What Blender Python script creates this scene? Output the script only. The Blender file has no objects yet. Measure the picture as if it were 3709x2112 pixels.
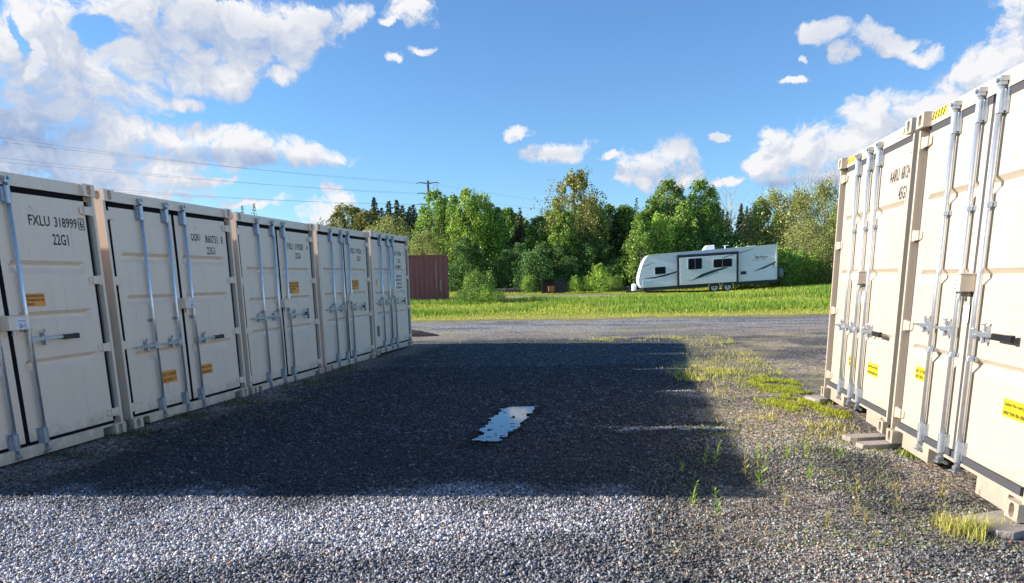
import bpy, math, random
import numpy as np
from math import radians as rad, sin, cos, pi
from mathutils import Vector, Matrix, Euler

random.seed(7)
rng = np.random.default_rng(11)
sc = bpy.context.scene
col = sc.collection
V = Vector

# ------------------------------------------------------------------ camera
CAM_H = 1.5809
PITCH, ROLL, FPX, CYO = 0.2179, -0.0169, 2623.8, 536.9      # focal length and centre offset in photo pixels (3709 wide)
cp, sp, cr, sr = cos(PITCH), sin(PITCH), cos(ROLL), sin(ROLL)
Fv = V((0, cp, -sp)); U0 = V((0, sp, cp)); R0 = V((1, 0, 0))
Rv = cr*R0 + sr*U0; Uv = -sr*R0 + cr*U0
cam = bpy.data.cameras.new('camera'); camo = bpy.data.objects.new('camera', cam); col.objects.link(camo)
M = Matrix.Identity(4)
for i in range(3):
    M[i][0] = Rv[i]; M[i][1] = Uv[i]; M[i][2] = -Fv[i]
M[2][3] = CAM_H
camo.matrix_world = M
cam.sensor_width = 36; cam.lens = FPX/3709*36; cam.shift_y = CYO/3709
cam.clip_start = 0.05; cam.clip_end = 6000
sc.camera = camo
K = 3709/2557.0
def ray(px, py):                       # px, py on a 2557 x 1456 copy of the photo
    d = Fv*FPX + Rv*(px*K-1854.5) - Uv*(py*K-1056-CYO)
    return d
def at(px, py, Y):
    d = ray(px, py); return V((0, 0, CAM_H)) + d*(Y/d.y)
def gnd(px, py, z=0):
    d = ray(px, py); return V((0, 0, CAM_H)) + d*((z-CAM_H)/d.z)

# ------------------------------------------------------------------ sky, sun, exposure
SUN_EL = rad(21.4); SUN_AZ = math.atan2(-.998, .065)      # azimuth measured from +Y towards +X
sund = V((sin(SUN_AZ)*cos(SUN_EL), cos(SUN_AZ)*cos(SUN_EL), sin(SUN_EL)))
sl = bpy.data.lights.new('sun', 'SUN'); sl.energy = 5.0; sl.angle = rad(.5); sl.color = (1, .92, .81)
so = bpy.data.objects.new('sun', sl); col.objects.link(so)
so.rotation_euler = sund.to_track_quat('Z', 'Y').to_euler()
so.location = (-30, 0, 30)
sc.view_settings.view_transform = 'Standard'; sc.view_settings.look = 'None'
sc.view_settings.gamma = 1; sc.view_settings.exposure = 0.97
sc.render.engine = 'CYCLES'

w = bpy.data.worlds.new('World'); sc.world = w; w.use_nodes = True
nt = w.node_tree; N = nt.nodes; Lk = nt.links
for n in list(N): N.remove(n)
def nd(tree, t, **k):
    n = tree.nodes.new(t)
    for a, b in k.items(): setattr(n, a, b)
    return n
def lk(tree, a, b): tree.links.new(a, b)
def mth(tree, op, a, b=None, c=None, clamp=False):
    n = nd(tree, 'ShaderNodeMath', operation=op); n.use_clamp = clamp
    for i, v in enumerate((a, b, c)):
        if v is None: continue
        if isinstance(v, (int, float)): n.inputs[i].default_value = v
        else: lk(tree, v, n.inputs[i])
    return n.outputs[0]
def vmt(tree, op, a, b=None):
    n = nd(tree, 'ShaderNodeVectorMath', operation=op)
    for i, v in enumerate((a, b)):
        if v is None: continue
        if isinstance(v, tuple): n.inputs[i].default_value = v
        else: lk(tree, v, n.inputs[i])
    return n
# clouds: ellipses in azimuth / elevation, frayed by noise
CL = [(60,80,150,90),(180,50,150,70),(320,50,190,60),(470,30,180,60),(620,40,150,50),(760,40,110,50),(860,35,55,42),
 (60,200,190,70),(200,190,130,60),(330,150,130,55),(480,170,120,55),(540,200,90,38),(610,165,50,40),(708,172,34,22),
 (50,310,170,80),(0,400,220,70),(170,260,120,50),
 (270,340,90,50),(390,345,120,42),(510,355,120,45),(650,385,120,36),(770,405,95,26),
 (210,405,120,40),(345,405,75,38),(458,402,36,20),(290,445,160,28),(470,445,90,18),(625,500,70,8),(560,440,60,10),
 (1042,22,52,34),(1000,135,20,9),(1072,117,24,9),(985,50,22,10),
 (1300,331,25,14),(1388,380,62,24),(800,535,58,30),(850,505,38,28),(832,470,26,12),(1500,398,22,10),
 (1690,375,52,34),(1640,415,105,34),(1730,395,36,44),(1590,450,56,24),(1690,445,60,22),
 (1925,336,46,20),(1882,360,20,10),(1810,352,14,10),(2050,96,46,26),(2102,136,24,24),(2150,85,50,26),(2210,102,60,22),(2290,115,42,16),(2010,162,12,8),(1990,215,32,8),
 (1990,390,118,58),(1890,420,46,32),(2110,360,80,52),(2200,300,110,66),(2290,260,90,60),(2380,230,90,60),(2450,180,80,80),(2530,110,90,90),(2620,60,120,120),
 (2030,455,140,22),(1820,460,40,12),(2300,150,0,0)]
CL += [(150,120,180,60),(400,110,180,60),(620,90,170,55),(730,75,110,45),(250,230,140,50),(100,370,170,70),(430,250,70,16),(330,480,180,26),(520,320,90,20)]
CL = [c for c in CL if c[2] > 0]
HOLE = [(255,75,44,26),(20,60,12,40),(565,2,30,10)]
GREY = [(40,340,230,90,.75),(130,250,150,40,.4),(560,95,210,50,.38),(470,160,70,40,.2),(560,395,150,22,.55),(700,410,120,18,.45),
        (60,430,220,70,.5),(300,120,160,50,.3),(250,410,120,30,.15),(480,30,110,30,.3),(100,160,110,50,.22),(2030,462,150,18,.6),(60,240,120,30,.3),(830,60,90,26,.25),(2170,95,160,50,.3),(2060,110,80,60,.3),(1388,390,60,14,.25),(1640,430,100,20,.25),(1730,350,90,30,.3),(350,60,90,40,.2)]
def azel(px, py):
    d = ray(px, py).normalized(); return math.atan2(d.x, d.y), math.asin(d.z)
def ell(c):
    a, e = azel(c[0], c[1]); a2, _ = azel(c[0]+c[2]*.5, c[1]); _, e2 = azel(c[0], c[1]-c[3]*.5)
    return a, e, max(abs(a2-a)*2, 1e-3)*1.38, max(abs(e2-e)*2, 1e-3)*1.38
def field_group(name, lst, neg=()):
    g = bpy.data.node_groups.new(name, 'ShaderNodeTree')
    g.interface.new_socket('P', in_out='INPUT', socket_type='NodeSocketVector')
    g.interface.new_socket('F', in_out='OUTPUT', socket_type='NodeSocketFloat')
    gi = nd(g, 'NodeGroupInput'); go = nd(g, 'NodeGroupOutput')
    cur = None
    for c in lst:
        a, e, ra, re = ell(c)
        s = vmt(g, 'SUBTRACT', gi.outputs[0], (a, e, 0)); m = vmt(g, 'MULTIPLY', s.outputs[0], (1/ra, 1/re, 0))
        dd = vmt(g, 'DOT_PRODUCT', m.outputs[0], m.outputs[0])
        wgt = c[4] if len(c) > 4 else 1.0
        v = mth(g, 'MULTIPLY_ADD', dd.outputs['Value'], -wgt, wgt)
        if cur is None: cur = v
        else:
            sm = nd(g, 'ShaderNodeMath', operation='SMOOTH_MAX'); lk(g, cur, sm.inputs[0]); lk(g, v, sm.inputs[1]); sm.inputs[2].default_value = .25
            cur = sm.outputs[0]
    for c in neg:
        a, e, ra, re = ell(c)
        s = vmt(g, 'SUBTRACT', gi.outputs[0], (a, e, 0)); m = vmt(g, 'MULTIPLY', s.outputs[0], (1/ra, 1/re, 0))
        dd = vmt(g, 'DOT_PRODUCT', m.outputs[0], m.outputs[0])
        v = mth(g, 'MULTIPLY_ADD', dd.outputs['Value'], 1.0, -1.0)
        cur = mth(g, 'MINIMUM', cur, v)
    lk(g, cur, go.inputs[0]); return g
gF = field_group('cloud_field', CL, HOLE); gG = field_group('cloud_grey', GREY)
tc = nd(nt, 'ShaderNodeTexCoord')
sx = nd(nt, 'ShaderNodeSeparateXYZ'); lk(nt, tc.outputs['Generated'], sx.inputs[0])
az = mth(nt, 'ARCTAN2', sx.outputs[0], sx.outputs[1]); el = mth(nt, 'ARCSINE', sx.outputs[2])
P = nd(nt, 'ShaderNodeCombineXYZ'); lk(nt, az, P.inputs[0]); lk(nt, el, P.inputs[1])
# warp the lookup so edges billow
def noise(tree, vec, scale, detail=6, rough=.6, out='Fac'):
    n = nd(tree, 'ShaderNodeTexNoise'); n.inputs['Scale'].default_value = scale; n.inputs['Detail'].default_value = detail
    n.inputs['Roughness'].default_value = rough; lk(tree, vec, n.inputs['Vector']); return n.outputs[out]
wp = noise(nt, P.outputs[0], 9, 6, .6, 'Color')
wv = vmt(nt, 'SUBTRACT', wp, (.5, .5, .5)); wv2 = vmt(nt, 'MULTIPLY', wv.outputs[0], (.10, .07, 0))
Pw = vmt(nt, 'ADD', P.outputs[0], wv2.outputs[0])
Ps = vmt(nt, 'ADD', Pw.outputs[0], (-.014, .022, 0))
def dens(p):
    g = nd(nt, 'ShaderNodeGroup'); g.node_tree = gF; lk(nt, p, g.inputs[0])
    n1 = noise(nt, p, 26, 8, .62); n2 = mth(nt, 'MULTIPLY_ADD', n1, 3.4, -1.72)
    n3 = noise(nt, p, 90, 5, .6); n4 = mth(nt, 'MULTIPLY_ADD', n3, .9, -.46)
    cl = mth(nt, 'MINIMUM', mth(nt, 'MAXIMUM', g.outputs[0], -1.6), 1.0)
    return mth(nt, 'ADD', mth(nt, 'ADD', cl, n2), n4)
f1 = dens(Pw.outputs[0]); f2 = dens(Ps.outputs[0])
cov = nd(nt, 'ShaderNodeMapRange', interpolation_type='SMOOTHSTEP'); lk(nt, f1, cov.inputs[0])
cov.inputs[1].default_value = -.05; cov.inputs[2].default_value = .85
lit = mth(nt, 'MULTIPLY_ADD', mth(nt, 'SUBTRACT', f1, f2), .30, .76, True)
gg = nd(nt, 'ShaderNodeGroup'); gg.node_tree = gG; lk(nt, P.outputs[0], gg.inputs[0])
grey = mth(nt, 'MULTIPLY', mth(nt, 'MAXIMUM', gg.outputs[0], 0), .72)
lit2 = mth(nt, 'SUBTRACT', lit, grey, None, True)
cr_ = nd(nt, 'ShaderNodeValToRGB'); lk(nt, lit2, cr_.inputs[0])
e0 = cr_.color_ramp.elements; e0[0].position = 0; e0[0].color = (.20, .30, .52, 1); e0[1].position = 1; e0[1].color = (.80, .80, .82, 1)
e_ = cr_.color_ramp.elements.new(.45); e_.color = (.42, .50, .66, 1)
e_ = cr_.color_ramp.elements.new(.78); e_.color = (.60, .64, .72, 1)
sky = nd(nt, 'ShaderNodeTexSky', sky_type='NISHITA'); sky.sun_disc = False
sky.sun_elevation = SUN_EL; sky.sun_rotation = SUN_AZ; sky.altitude = 200; sky.air_density = 1.0; sky.dust_density = .3; sky.ozone_density = 2.0
tint = nd(nt, 'ShaderNodeMix', data_type='RGBA', blend_type='MULTIPLY'); tint.inputs[0].default_value = 1
lk(nt, sky.outputs[0], tint.inputs[6]); tint.inputs[7].default_value = (.64, .91, 1.18, 1)
SKYS = .088
b1 = nd(nt, 'ShaderNodeBackground'); lk(nt, tint.outputs[2], b1.inputs[0]); b1.inputs[1].default_value = SKYS
b2 = nd(nt, 'ShaderNodeBackground'); lk(nt, cr_.outputs[0], b2.inputs[0]); b2.inputs[1].default_value = .60
mx = nd(nt, 'ShaderNodeMixShader'); above = mth(nt, 'GREATER_THAN', sx.outputs[2], -.02)
lk(nt, mth(nt, 'MULTIPLY', cov.outputs[0], above), mx.inputs[0])
lk(nt, b1.outputs[0], mx.inputs[1]); lk(nt, b2.outputs[0], mx.inputs[2])
ow = nd(nt, 'ShaderNodeOutputWorld'); lk(nt, mx.outputs[0], ow.inputs[0])
w.cycles.sampling_method = 'MANUAL'; w.cycles.sample_map_resolution = 512

# ------------------------------------------------------------------ helpers
def obj(name, me, parent=None, mat=None, loc=None):
    o = bpy.data.objects.new(name, me); col.objects.link(o)
    if parent is not None: o.parent = parent
    if mat is not None and me is not None and not me.materials: me.materials.append(mat)
    if loc is not None: o.location = loc
    return o
def tag(o, label=None, cat=None, group=None, kind=None):
    if label: o['label'] = label
    if cat: o['category'] = cat
    if group: o['group'] = group
    if kind: o['kind'] = kind
    return o
def empty(name, loc=(0, 0, 0), rz=0, **k):
    o = bpy.data.objects.new(name, None); col.objects.link(o); o.location = loc; o.rotation_euler = (0, 0, rz)
    o.empty_display_size = .1
    return tag(o, **k)
class MB:
    """collects boxes, bars, tubes and sheets, links them as one mesh"""
    def __init__(s): s.v = []; s.f = []
    def add(s, vs, fs):
        n = len(s.v); s.v += [tuple(v) for v in vs]; s.f += [tuple(i+n for i in f) for f in fs]
    def box(s, x0, x1, y0, y1, z0, z1):
        s.add([(x0,y0,z0),(x1,y0,z0),(x1,y1,z0),(x0,y1,z0),(x0,y0,z1),(x1,y0,z1),(x1,y1,z1),(x0,y1,z1)],
              [(0,3,2,1),(4,5,6,7),(0,1,5,4),(1,2,6,5),(2,3,7,6),(3,0,4,7)])
    def hexa(s, p): s.add(p, [(0,3,2,1),(4,5,6,7),(0,1,5,4),(1,2,6,5),(2,3,7,6),(3,0,4,7)])
    def tube(s, a, b, r, r2=None, n=10, cap=True):
        a = V(a); b = V(b); r2 = r if r2 is None else r2; d = (b-a).normalized()
        u = d.orthogonal().normalized(); w_ = d.cross(u)
        vs = [a+(u*cos(t)+w_*sin(t))*r for t in [2*pi*i/n for i in range(n)]] + [b+(u*cos(t)+w_*sin(t))*r2 for t in [2*pi*i/n for i in range(n)]]
        fs = [(i, (i+1) % n, n+(i+1) % n, n+i) for i in range(n)]
        if cap: fs += [tuple(range(n-1, -1, -1)), tuple(range(n, 2*n))]
        s.add(vs, fs)
    def poly(s, pts): s.add(pts, [tuple(range(len(pts)))])
    def prism(s, pts, y0, y1):          # pts (x,z), extruded in y
        n = len(pts); s.add([(x, y0, z) for x, z in pts]+[(x, y1, z) for x, z in pts],
            [tuple(range(n)), tuple(range(2*n-1, n-1, -1))]+[(i, n+i, n+(i+1) % n, (i+1) % n) for i in range(n)])
    def holed(s, o, U, W, Nn, w_, h, hw, hh, depth):     # plate in U/W with an oval pocket going -N
        o = V(o); U = V(U); W = V(W); Nn = V(Nn); n = 24; out = []; inn = []
        for i in range(n):
            t = 2*pi*(i+.5)/n; cx, sy = cos(t), sin(t)
            k = 1/max(abs(cx), abs(sy)); ou, ov = cx*k*w_/2, sy*k*h/2
            iu = cx*hw/2; iv = sy*hw/2 + (1 if sy > 0 else -1)*(hh-hw)/2
            out.append(o+U*(w_/2+ou)+W*(h/2+ov)); inn.append(o+U*(w_/2+iu)+W*(h/2+iv))
        cs = []
        for (a, b) in ((0, 0), (1, 0), (1, 1), (0, 1)): cs.append(o+U*w_*a+W*h*b)
        bk = [p-Nn*depth for p in inn]; vs = out+inn+bk+cs; fs = []
        for i in range(n):
            j = (i+1) % n; fs.append((i, j, n+j, n+i)); fs.append((n+i, n+j, 2*n+j, 2*n+i))
        fs.append(tuple(range(2*n, 3*n)))
        q = n//4                                  # little corner triangles
        for ci, i in ((2, q//2-0), (3, q+q//2), (0, 2*q+q//2), (1, 3*q+q//2)):
            i0 = i-1 if True else i; fs.append((i0 % n, 3*n+ci, (i0+1) % n))
        s.add(vs, fs)
    def mesh(s, name='m'):
        me = bpy.data.meshes.new(name); me.from_pydata(s.v, [], s.f); me.update(); return me
    def build(s, name, mat, parent=None, bevel=0, smooth=False):
        me = s.mesh(name); o = obj(name, me, parent, mat)
        if bevel:
            b = o.modifiers.new('bevel', 'BEVEL'); b.width = bevel; b.segments = 2; b.limit_method = 'ANGLE'; b.angle_limit = rad(40)
        if smooth: me.shade_smooth() if hasattr(me, 'shade_smooth') else None
        return o
def np_mesh(name, verts, tris=None, quads=None, attr=None, attrname='v'):
    me = bpy.data.meshes.new(name); nv = len(verts)
    me.vertices.add(nv); me.vertices.foreach_set('co', np.ascontiguousarray(verts, dtype=np.float32).ravel())
    loops = []; starts = []; tot = 0
    if tris is not None and len(tris):
        loops.append(tris.ravel()); starts.append(np.arange(len(tris))*3); tot = len(tris)*3
    if quads is not None and len(quads):
        loops.append(quads.ravel()); starts.append(tot+np.arange(len(quads))*4)
    lp = np.concatenate(loops).astype(np.int32); st = np.concatenate(starts).astype(np.int32)
    me.loops.add(len(lp)); me.loops.foreach_set('vertex_index', lp)
    me.polygons.add(len(st)); me.polygons.foreach_set('loop_start', st)
    me.update(calc_edges=True)
    if attr is not None:
        a = me.color_attributes.new(attrname, 'FLOAT_COLOR', 'POINT')
        c = np.ones((nv, 4), np.float32); at_ = np.asarray(attr); c[:, :at_.shape[1]] = at_; a.data.foreach_set('color', c.ravel())
    return me
def hash2(ix, iy, seed):
    h = (ix.astype(np.int64)*374761393 + iy.astype(np.int64)*668265263 + seed*974634777) & 0x7fffffff
    h = ((h ^ (h >> 13))*1274126177) & 0x7fffffff
    return ((h ^ (h >> 16)) & 0xffff)/65535.0
def vn(x, y, s=0):
    ix = np.floor(x); iy = np.floor(y); fx = x-ix; fy = y-iy; fx = fx*fx*(3-2*fx); fy = fy*fy*(3-2*fy)
    a = hash2(ix, iy, s); b = hash2(ix+1, iy, s); c = hash2(ix, iy+1, s); d = hash2(ix+1, iy+1, s)
    return (a*(1-fx)+b*fx)*(1-fy)+(c*(1-fx)+d*fx)*fy
def fbm(x, y, s=0, o=4):
    x = np.asarray(x, float); y = np.asarray(y, float); r = 0; a = .5; t = 0
    for i in range(o): r = r+a*vn(x*2**i, y*2**i, s+i*17); t += a; a *= .5
    return r/t
def sstep(a, b, x): t = np.clip((x-a)/(b-a), 0, 1); return t*t*(3-2*t)

# materials ---------------------------------------------------------
def mat(name, colr=(.5, .5, .5), rough=.6, metal=0, spec=.5):
    m = bpy.data.materials.new(name); m.use_nodes = True; b = m.node_tree.nodes['Principled BSDF']
    b.inputs['Base Color'].default_value = (*colr, 1); b.inputs['Roughness'].default_value = rough
    b.inputs['Metallic'].default_value = metal; b.inputs['Specular IOR Level'].default_value = spec
    return m
def dirty(name, colr, c2, rough=.5, metal=0, scale=3, amt=.5, bump=0, streak=False, rust=None, spec=.5, mud=False):
    m = mat(name, colr, rough, metal, spec); t = m.node_tree; b = t.nodes['Principled BSDF']
    tcx = nd(t, 'ShaderNodeTexCoord'); mp = nd(t, 'ShaderNodeMapping'); lk(t, tcx.outputs['Object'], mp.inputs[0])
    if streak: mp.inputs['Scale'].default_value = (3, 3, .35)
    n = noise(t, mp.outputs[0], scale, 8, .65)
    rp = nd(t, 'ShaderNodeMapRange'); lk(t, n, rp.inputs[0]); rp.inputs[1].default_value = .45; rp.inputs[2].default_value = .8
    rp.inputs[4].default_value = amt
    mxn = nd(t, 'ShaderNodeMix', data_type='RGBA'); lk(t, rp.outputs[0], mxn.inputs[0]); mxn.inputs[6].default_value = (*colr, 1); mxn.inputs[7].default_value = (*c2, 1)
    outc = mxn.outputs[2]
    if mud:
        sz = nd(t, 'ShaderNodeSeparateXYZ'); lk(t, tcx.outputs['Object'], sz.inputs[0]); nm_ = noise(t, tcx.outputs['Object'], 9, 6, .7)
        hgt_ = mth(t, 'MULTIPLY_ADD', nm_, .75, -.16); mr_ = nd(t, 'ShaderNodeMapRange'); lk(t, mth(t, 'SUBTRACT', hgt_, sz.outputs[2]), mr_.inputs[0]); mr_.inputs[1].default_value = -.06; mr_.inputs[2].default_value = .16; mr_.inputs[4].default_value = .45
        m5 = nd(t, 'ShaderNodeMix', data_type='RGBA'); lk(t, mr_.outputs[0], m5.inputs[0]); lk(t, outc, m5.inputs[6]); m5.inputs[7].default_value = (.24, .19, .145, 1); outc = m5.outputs[2]
        # thin vertical rain streaks and scuffs
        mp2 = nd(t, 'ShaderNodeMapping'); lk(t, tcx.outputs['Object'], mp2.inputs[0]); mp2.inputs['Scale'].default_value = (26, 26, .7); n7 = noise(t, mp2.outputs[0], 1.6, 5, .6)
        r7 = nd(t, 'ShaderNodeMapRange'); lk(t, n7, r7.inputs[0]); r7.inputs[1].default_value = .58; r7.inputs[2].default_value = .80; r7.inputs[4].default_value = .34
        m7 = nd(t, 'ShaderNodeMix', data_type='RGBA'); lk(t, r7.outputs[0], m7.inputs[0]); lk(t, outc, m7.inputs[6]); m7.inputs[7].default_value = (.36, .27, .19, 1); outc = m7.outputs[2]
    if rust:
        n2 = noise(t, tcx.outputs['Object'], 7, 10, .7); r2 = nd(t, 'ShaderNodeMapRange'); lk(t, n2, r2.inputs[0])
        r2.inputs[1].default_value = .68; r2.inputs[2].default_value = .76
        m3 = nd(t, 'ShaderNodeMix', data_type='RGBA'); lk(t, r2.outputs[0], m3.inputs[0]); lk(t, outc, m3.inputs[6]); m3.inputs[7].default_value = (*rust, 1); outc = m3.outputs[2]
    lk(t, outc, b.inputs['Base Color'])
    if bump:
        bp = nd(t, 'ShaderNodeBump'); bp.inputs['Strength'].default_value = bump; bp.inputs['Distance'].default_value = .01
        n3 = noise(t, tcx.outputs['Object'], scale*6, 4, .6); lk(t, n3, bp.inputs['Height']); lk(t, bp.outputs[0], b.inputs['Normal'])
    return m
CREAM = dirty('cream_paint_shaded', (.93, .735, .57), (.79, .60, .44), .38, scale=2.2, amt=.35, streak=True, rust=(.30, .15, .06), mud=True)  # left row's cream, lightened in the colour to make up for shade
CREAM2 = dirty('cream_paint_sunlit', (.52, .44, .345), (.44, .36, .28), .38, scale=2.0, amt=.25, streak=True, rust=(.28, .15, .08), mud=True)  # same cream for the right pair, darkened in the colour against direct sun
GALV = dirty('galvanised_steel', (.74, .78, .82), (.50, .54, .58), .32, .8, scale=18, amt=.6)
GALVB = dirty('zinc_hardware', (.48, .52, .57), (.26, .29, .33), .38, .75, scale=22, amt=.7)
RUBBER = mat('black_rubber', (.007, .006, .009), .8, 0, .15)
GREYST = dirty('grey_hinge_strip', (.15, .14, .13), (.08, .08, .08), .5, scale=12, amt=.6)
HSTR = dirty('hinge_channel_paint', (.50, .42, .33), (.40, .33, .26), .5, scale=6, amt=.6)
GRUB = mat('grey_rubber', (.07, .07, .078), .7, 0, .15)
BLACK = mat('black_grip', (.015, .015, .017), .4)
INK = mat('black_lettering', (.02, .02, .022), .6)
WHITE = mat('white_label', (.78, .80, .84), .5)
YEL2 = dirty('bright_yellow_sticker', (.55, .43, .01), (.5, .36, .01), .5, scale=20, amt=.5)
YEL = dirty('orange_sticker', (.92, .36, .05), (.70, .26, .04), .5, scale=20, amt=.5)
BLUE = mat('blue_tag', (.02, .035, .22), .4)
DARK = mat('dark_inside', (.02, .018, .016), .9)
WOODP = dirty('weathered_pad', (.36, .31, .27), (.24, .20, .17), .85, scale=9, amt=.8, bump=.5)

def textobj(name, body, parent, mtl, w_, h, loc, rotm='front', squeeze=True, italic=0):
    """lettering fitted into w_ x h (metres), lower left corner at loc, lying in the x/z plane facing -y"""
    cu = bpy.data.curves.new(name, 'FONT'); cu.body = body; cu.resolution_u = 2; cu.size = 1; cu.space_line = .95; cu.shear = italic
    cu.offset = .012
    to = bpy.data.objects.new('tmp', cu); col.objects.link(to)
    dg = bpy.context.evaluated_depsgraph_get(); me = bpy.data.meshes.new_from_object(to.evaluated_get(dg))
    bpy.data.objects.remove(to)
    n = len(me.vertices)
    if n == 0: return None
    co = np.empty(n*3); me.vertices.foreach_get('co', co); co = co.reshape(-1, 3)
    mn = co.min(0); mxx = co.max(0); s = np.maximum(mxx-mn, 1e-6)
    x = (co[:, 0]-mn[0])/s[0]*w_; z = (co[:, 1]-mn[1])/s[1]*h
    new = np.stack([x, np.zeros(n), z], 1); me.vertices.foreach_set('co', new.ravel()); me.update(); me.name = name
    me.materials.clear()
    return obj(name, me, parent, mtl, loc)

# ------------------------------------------------------------------ ground heights and zones
def hg(x, y):
    x = np.asarray(x, float); y = np.asarray(y, float)
    z = np.interp(y, [0, 27, 28.5, 50, 66, 90, 400], [0, 0, .06, .53, .88, .95, .95])
    z = z + np.clip(x-13, 0, 30)*.036*sstep(34, 48, y)*(1-sstep(70, 110, y)*0)
    z = z - .045*sstep(2.2, 3.4, x-(y-5)*.17)*(1-sstep(11, 15, y))
    z = z + (fbm(x*.35, y*.35, 3, 3)-.5)*.10*sstep(1.5, 9, np.abs(x-1.5)+np.abs(y-9)*.25)*.5 + (fbm(x*1.6, y*1.6, 5, 3)-.5)*.022
    return z
def zones(x, y):
    """R light crushed stone (low across the lane to paint in its shade), G brown silty ground, B grass cover, A dry yellow cover"""
    n = (fbm(x*1.3, y*1.3, 21, 4)-.5); n2 = fbm(x*.8, y*.8, 31, 4); n3 = fbm(x*3.5, y*3.5, 41, 4)
    xb = 1.15 + (y-5)*.235                                           # boundary of the crushed stone lane
    lane = 1-sstep(-.25, .35, x-xb+n*1.1)
    lane = lane*(1-sstep(20.5, 23, y+n*3))
    front = sstep(-.22, .30, y-(4.34+.35*x)+n*.9)
    light = lane*(.03+.84*(1-sstep(4.5, 5.6, y+n*1.6)))*(.38+.62*front)  # lane kept dark behind the front strip: the row's shade in the colour
    road = sstep(18.8, 20.6, y+n*2.5)*(1-sstep(27.4, 28.6, y+n*2))*(.45+.55*sstep(.35, .6, fbm(x*.5, y*2.0, 44, 4)))*(.45+.55*sstep(20.5, 22.5, y+n*2)); light = np.maximum(light, road*.95)
    brown = (1-lane)*sstep(-.5, .9, x-xb+n*2)*(1-sstep(22, 25, y+n*3))*(.55+.45*sstep(.4, .6, n2))
    brown = np.maximum(brown, .55*sstep(18.8, 20.5, y+n*2)*(1-sstep(21.5, 23.5, y+n*2)))
    brown = brown*(.55+.45*sstep(4.6, 7.5, y+n*4))*(.35+.65*sstep(.40, .60, fbm(x*1.1, y*1.6, 33, 4)))
    brown = np.maximum(brown, .5*(1-sstep(.15, 1.0, (x-(-4.75+(y-5.4)*.19))+n*.8))*(1-sstep(18, 20, y)))
    yel = sstep(.50, .66, n3*.6+n2*.4)*(1-lane)*sstep(8, 12, y)*(1-sstep(19, 23, y))*.5
    yel = np.maximum(yel, sstep(27.2, 29.0, y+n*1.5)*(1-sstep(31, 33, y+n*3)))
    yel = np.maximum(yel, .5*sstep(21.5, 22.5, y+n*4)*(1-sstep(23.5, 24.5, y+n*4))*sstep(.45, .6, n3)*(x < 6))
    grass = sstep(29.5, 31.5, y+n*2)
    path = sstep(45.5, 46.3, y+n)*(1-sstep(48.2, 49, y+n))*(1-sstep(6, 9, x))*sstep(-6, -3, x)
    grass = grass*(1-path); brown = np.maximum(brown, path)
    return np.stack([light, brown, np.clip(grass, 0, 1), np.clip(yel, 0, 1)], 1)

def axis(pts):
    out = []
    for a, b, s in pts: out += list(np.arange(a, b, s))
    out.append(pts[-1][1]); return np.array(out)
gx = axis([(-1500, -300, 200), (-300, -60, 20), (-60, -16, 2), (-16, -7, .3), (-7, 9, .09), (9, 20, .35), (20, 60, 2), (60, 300, 20), (300, 1500, 200)])
gy = axis([(-60, -6, 6), (-6, 2, .5), (2, 14, .09), (14, 32, .2), (32, 70, .6), (70, 120, 5), (120, 300, 20), (300, 2500, 200)])
GX, GY = np.meshgrid(gx, gy); gxf, gyf = GX.ravel(), GY.ravel()
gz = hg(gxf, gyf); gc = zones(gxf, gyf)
nxg = len(gx); nyg = len(gy)
ii, jj = np.meshgrid(np.arange(nxg-1), np.arange(nyg-1)); ii = ii.ravel(); jj = jj.ravel()
gq = np.stack([jj*nxg+ii, jj*nxg+ii+1, (jj+1)*nxg+ii+1, (jj+1)*nxg+ii], 1)
gm = bpy.data.materials.new('gravel_and_earth'); gm.use_nodes = True; t = gm.node_tree; b = t.nodes['Principled BSDF']
geo = nd(t, 'ShaderNodeNewGeometry'); pos = geo.outputs['Position']
at_ = nd(t, 'ShaderNodeAttribute', attribute_name='zone'); sp_ = nd(t, 'ShaderNodeSeparateColor'); lk(t, at_.outputs['Color'], sp_.inputs[0])
def vor(scale, feat='F1'):
    v = nd(t, 'ShaderNodeTexVoronoi', feature=feat); v.inputs['Scale'].default_value = scale; v.inputs['Randomness'].default_value = 1
    lk(t, wpos.outputs[0], v.inputs['Vector']); return v
wn = nd(t, 'ShaderNodeTexNoise'); wn.inputs['Scale'].default_value = 25; lk(t, pos, wn.inputs['Vector'])
ws = vmt(t, 'SCALE', wn.outputs['Color']); ws.inputs['Scale'].default_value = .03
wpos = vmt(t, 'ADD', pos, ws.outputs[0])
va = vor(36); vb = vor(80)
sepa = nd(t, 'ShaderNodeSeparateColor'); lk(t, va.outputs['Color'], sepa.inputs[0])
sepb = nd(t, 'ShaderNodeSeparateColor'); lk(t, vb.outputs['Color'], sepb.inputs[0])
def ramp(fac, stops):
    r = nd(t, 'ShaderNodeValToRGB'); lk(t, fac, r.inputs[0]); e = r.color_ramp.elements
    e[0].position, e[0].color = stops[0][0], (*stops[0][1], 1); e[1].position, e[1].color = stops[-1][0], (*stops[-1][1], 1)
    for p_, c_ in stops[1:-1]: x_ = e.new(p_); x_.color = (*c_, 1)
    return r.outputs[0]
def mixc(f, a, b_):
    m = nd(t, 'ShaderNodeMix', data_type='RGBA')
    if isinstance(f, (int, float)): m.inputs[0].default_value = f
    else: lk(t, f, m.inputs[0])
    for q, i in ((a, 6), (b_, 7)):
        if isinstance(q, tuple): m.inputs[i].default_value = (*q, 1)
        else: lk(t, q, m.inputs[i])
    return m.outputs[2]
dkst = ramp(sepa.outputs[0], [(0, (.012, .016, .018)), (.5, (.036, .044, .047)), (.85, (.085, .095, .10)), (1, (.32, .33, .35))])  # darkened so the stone colour also carries the lane's shade
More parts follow.
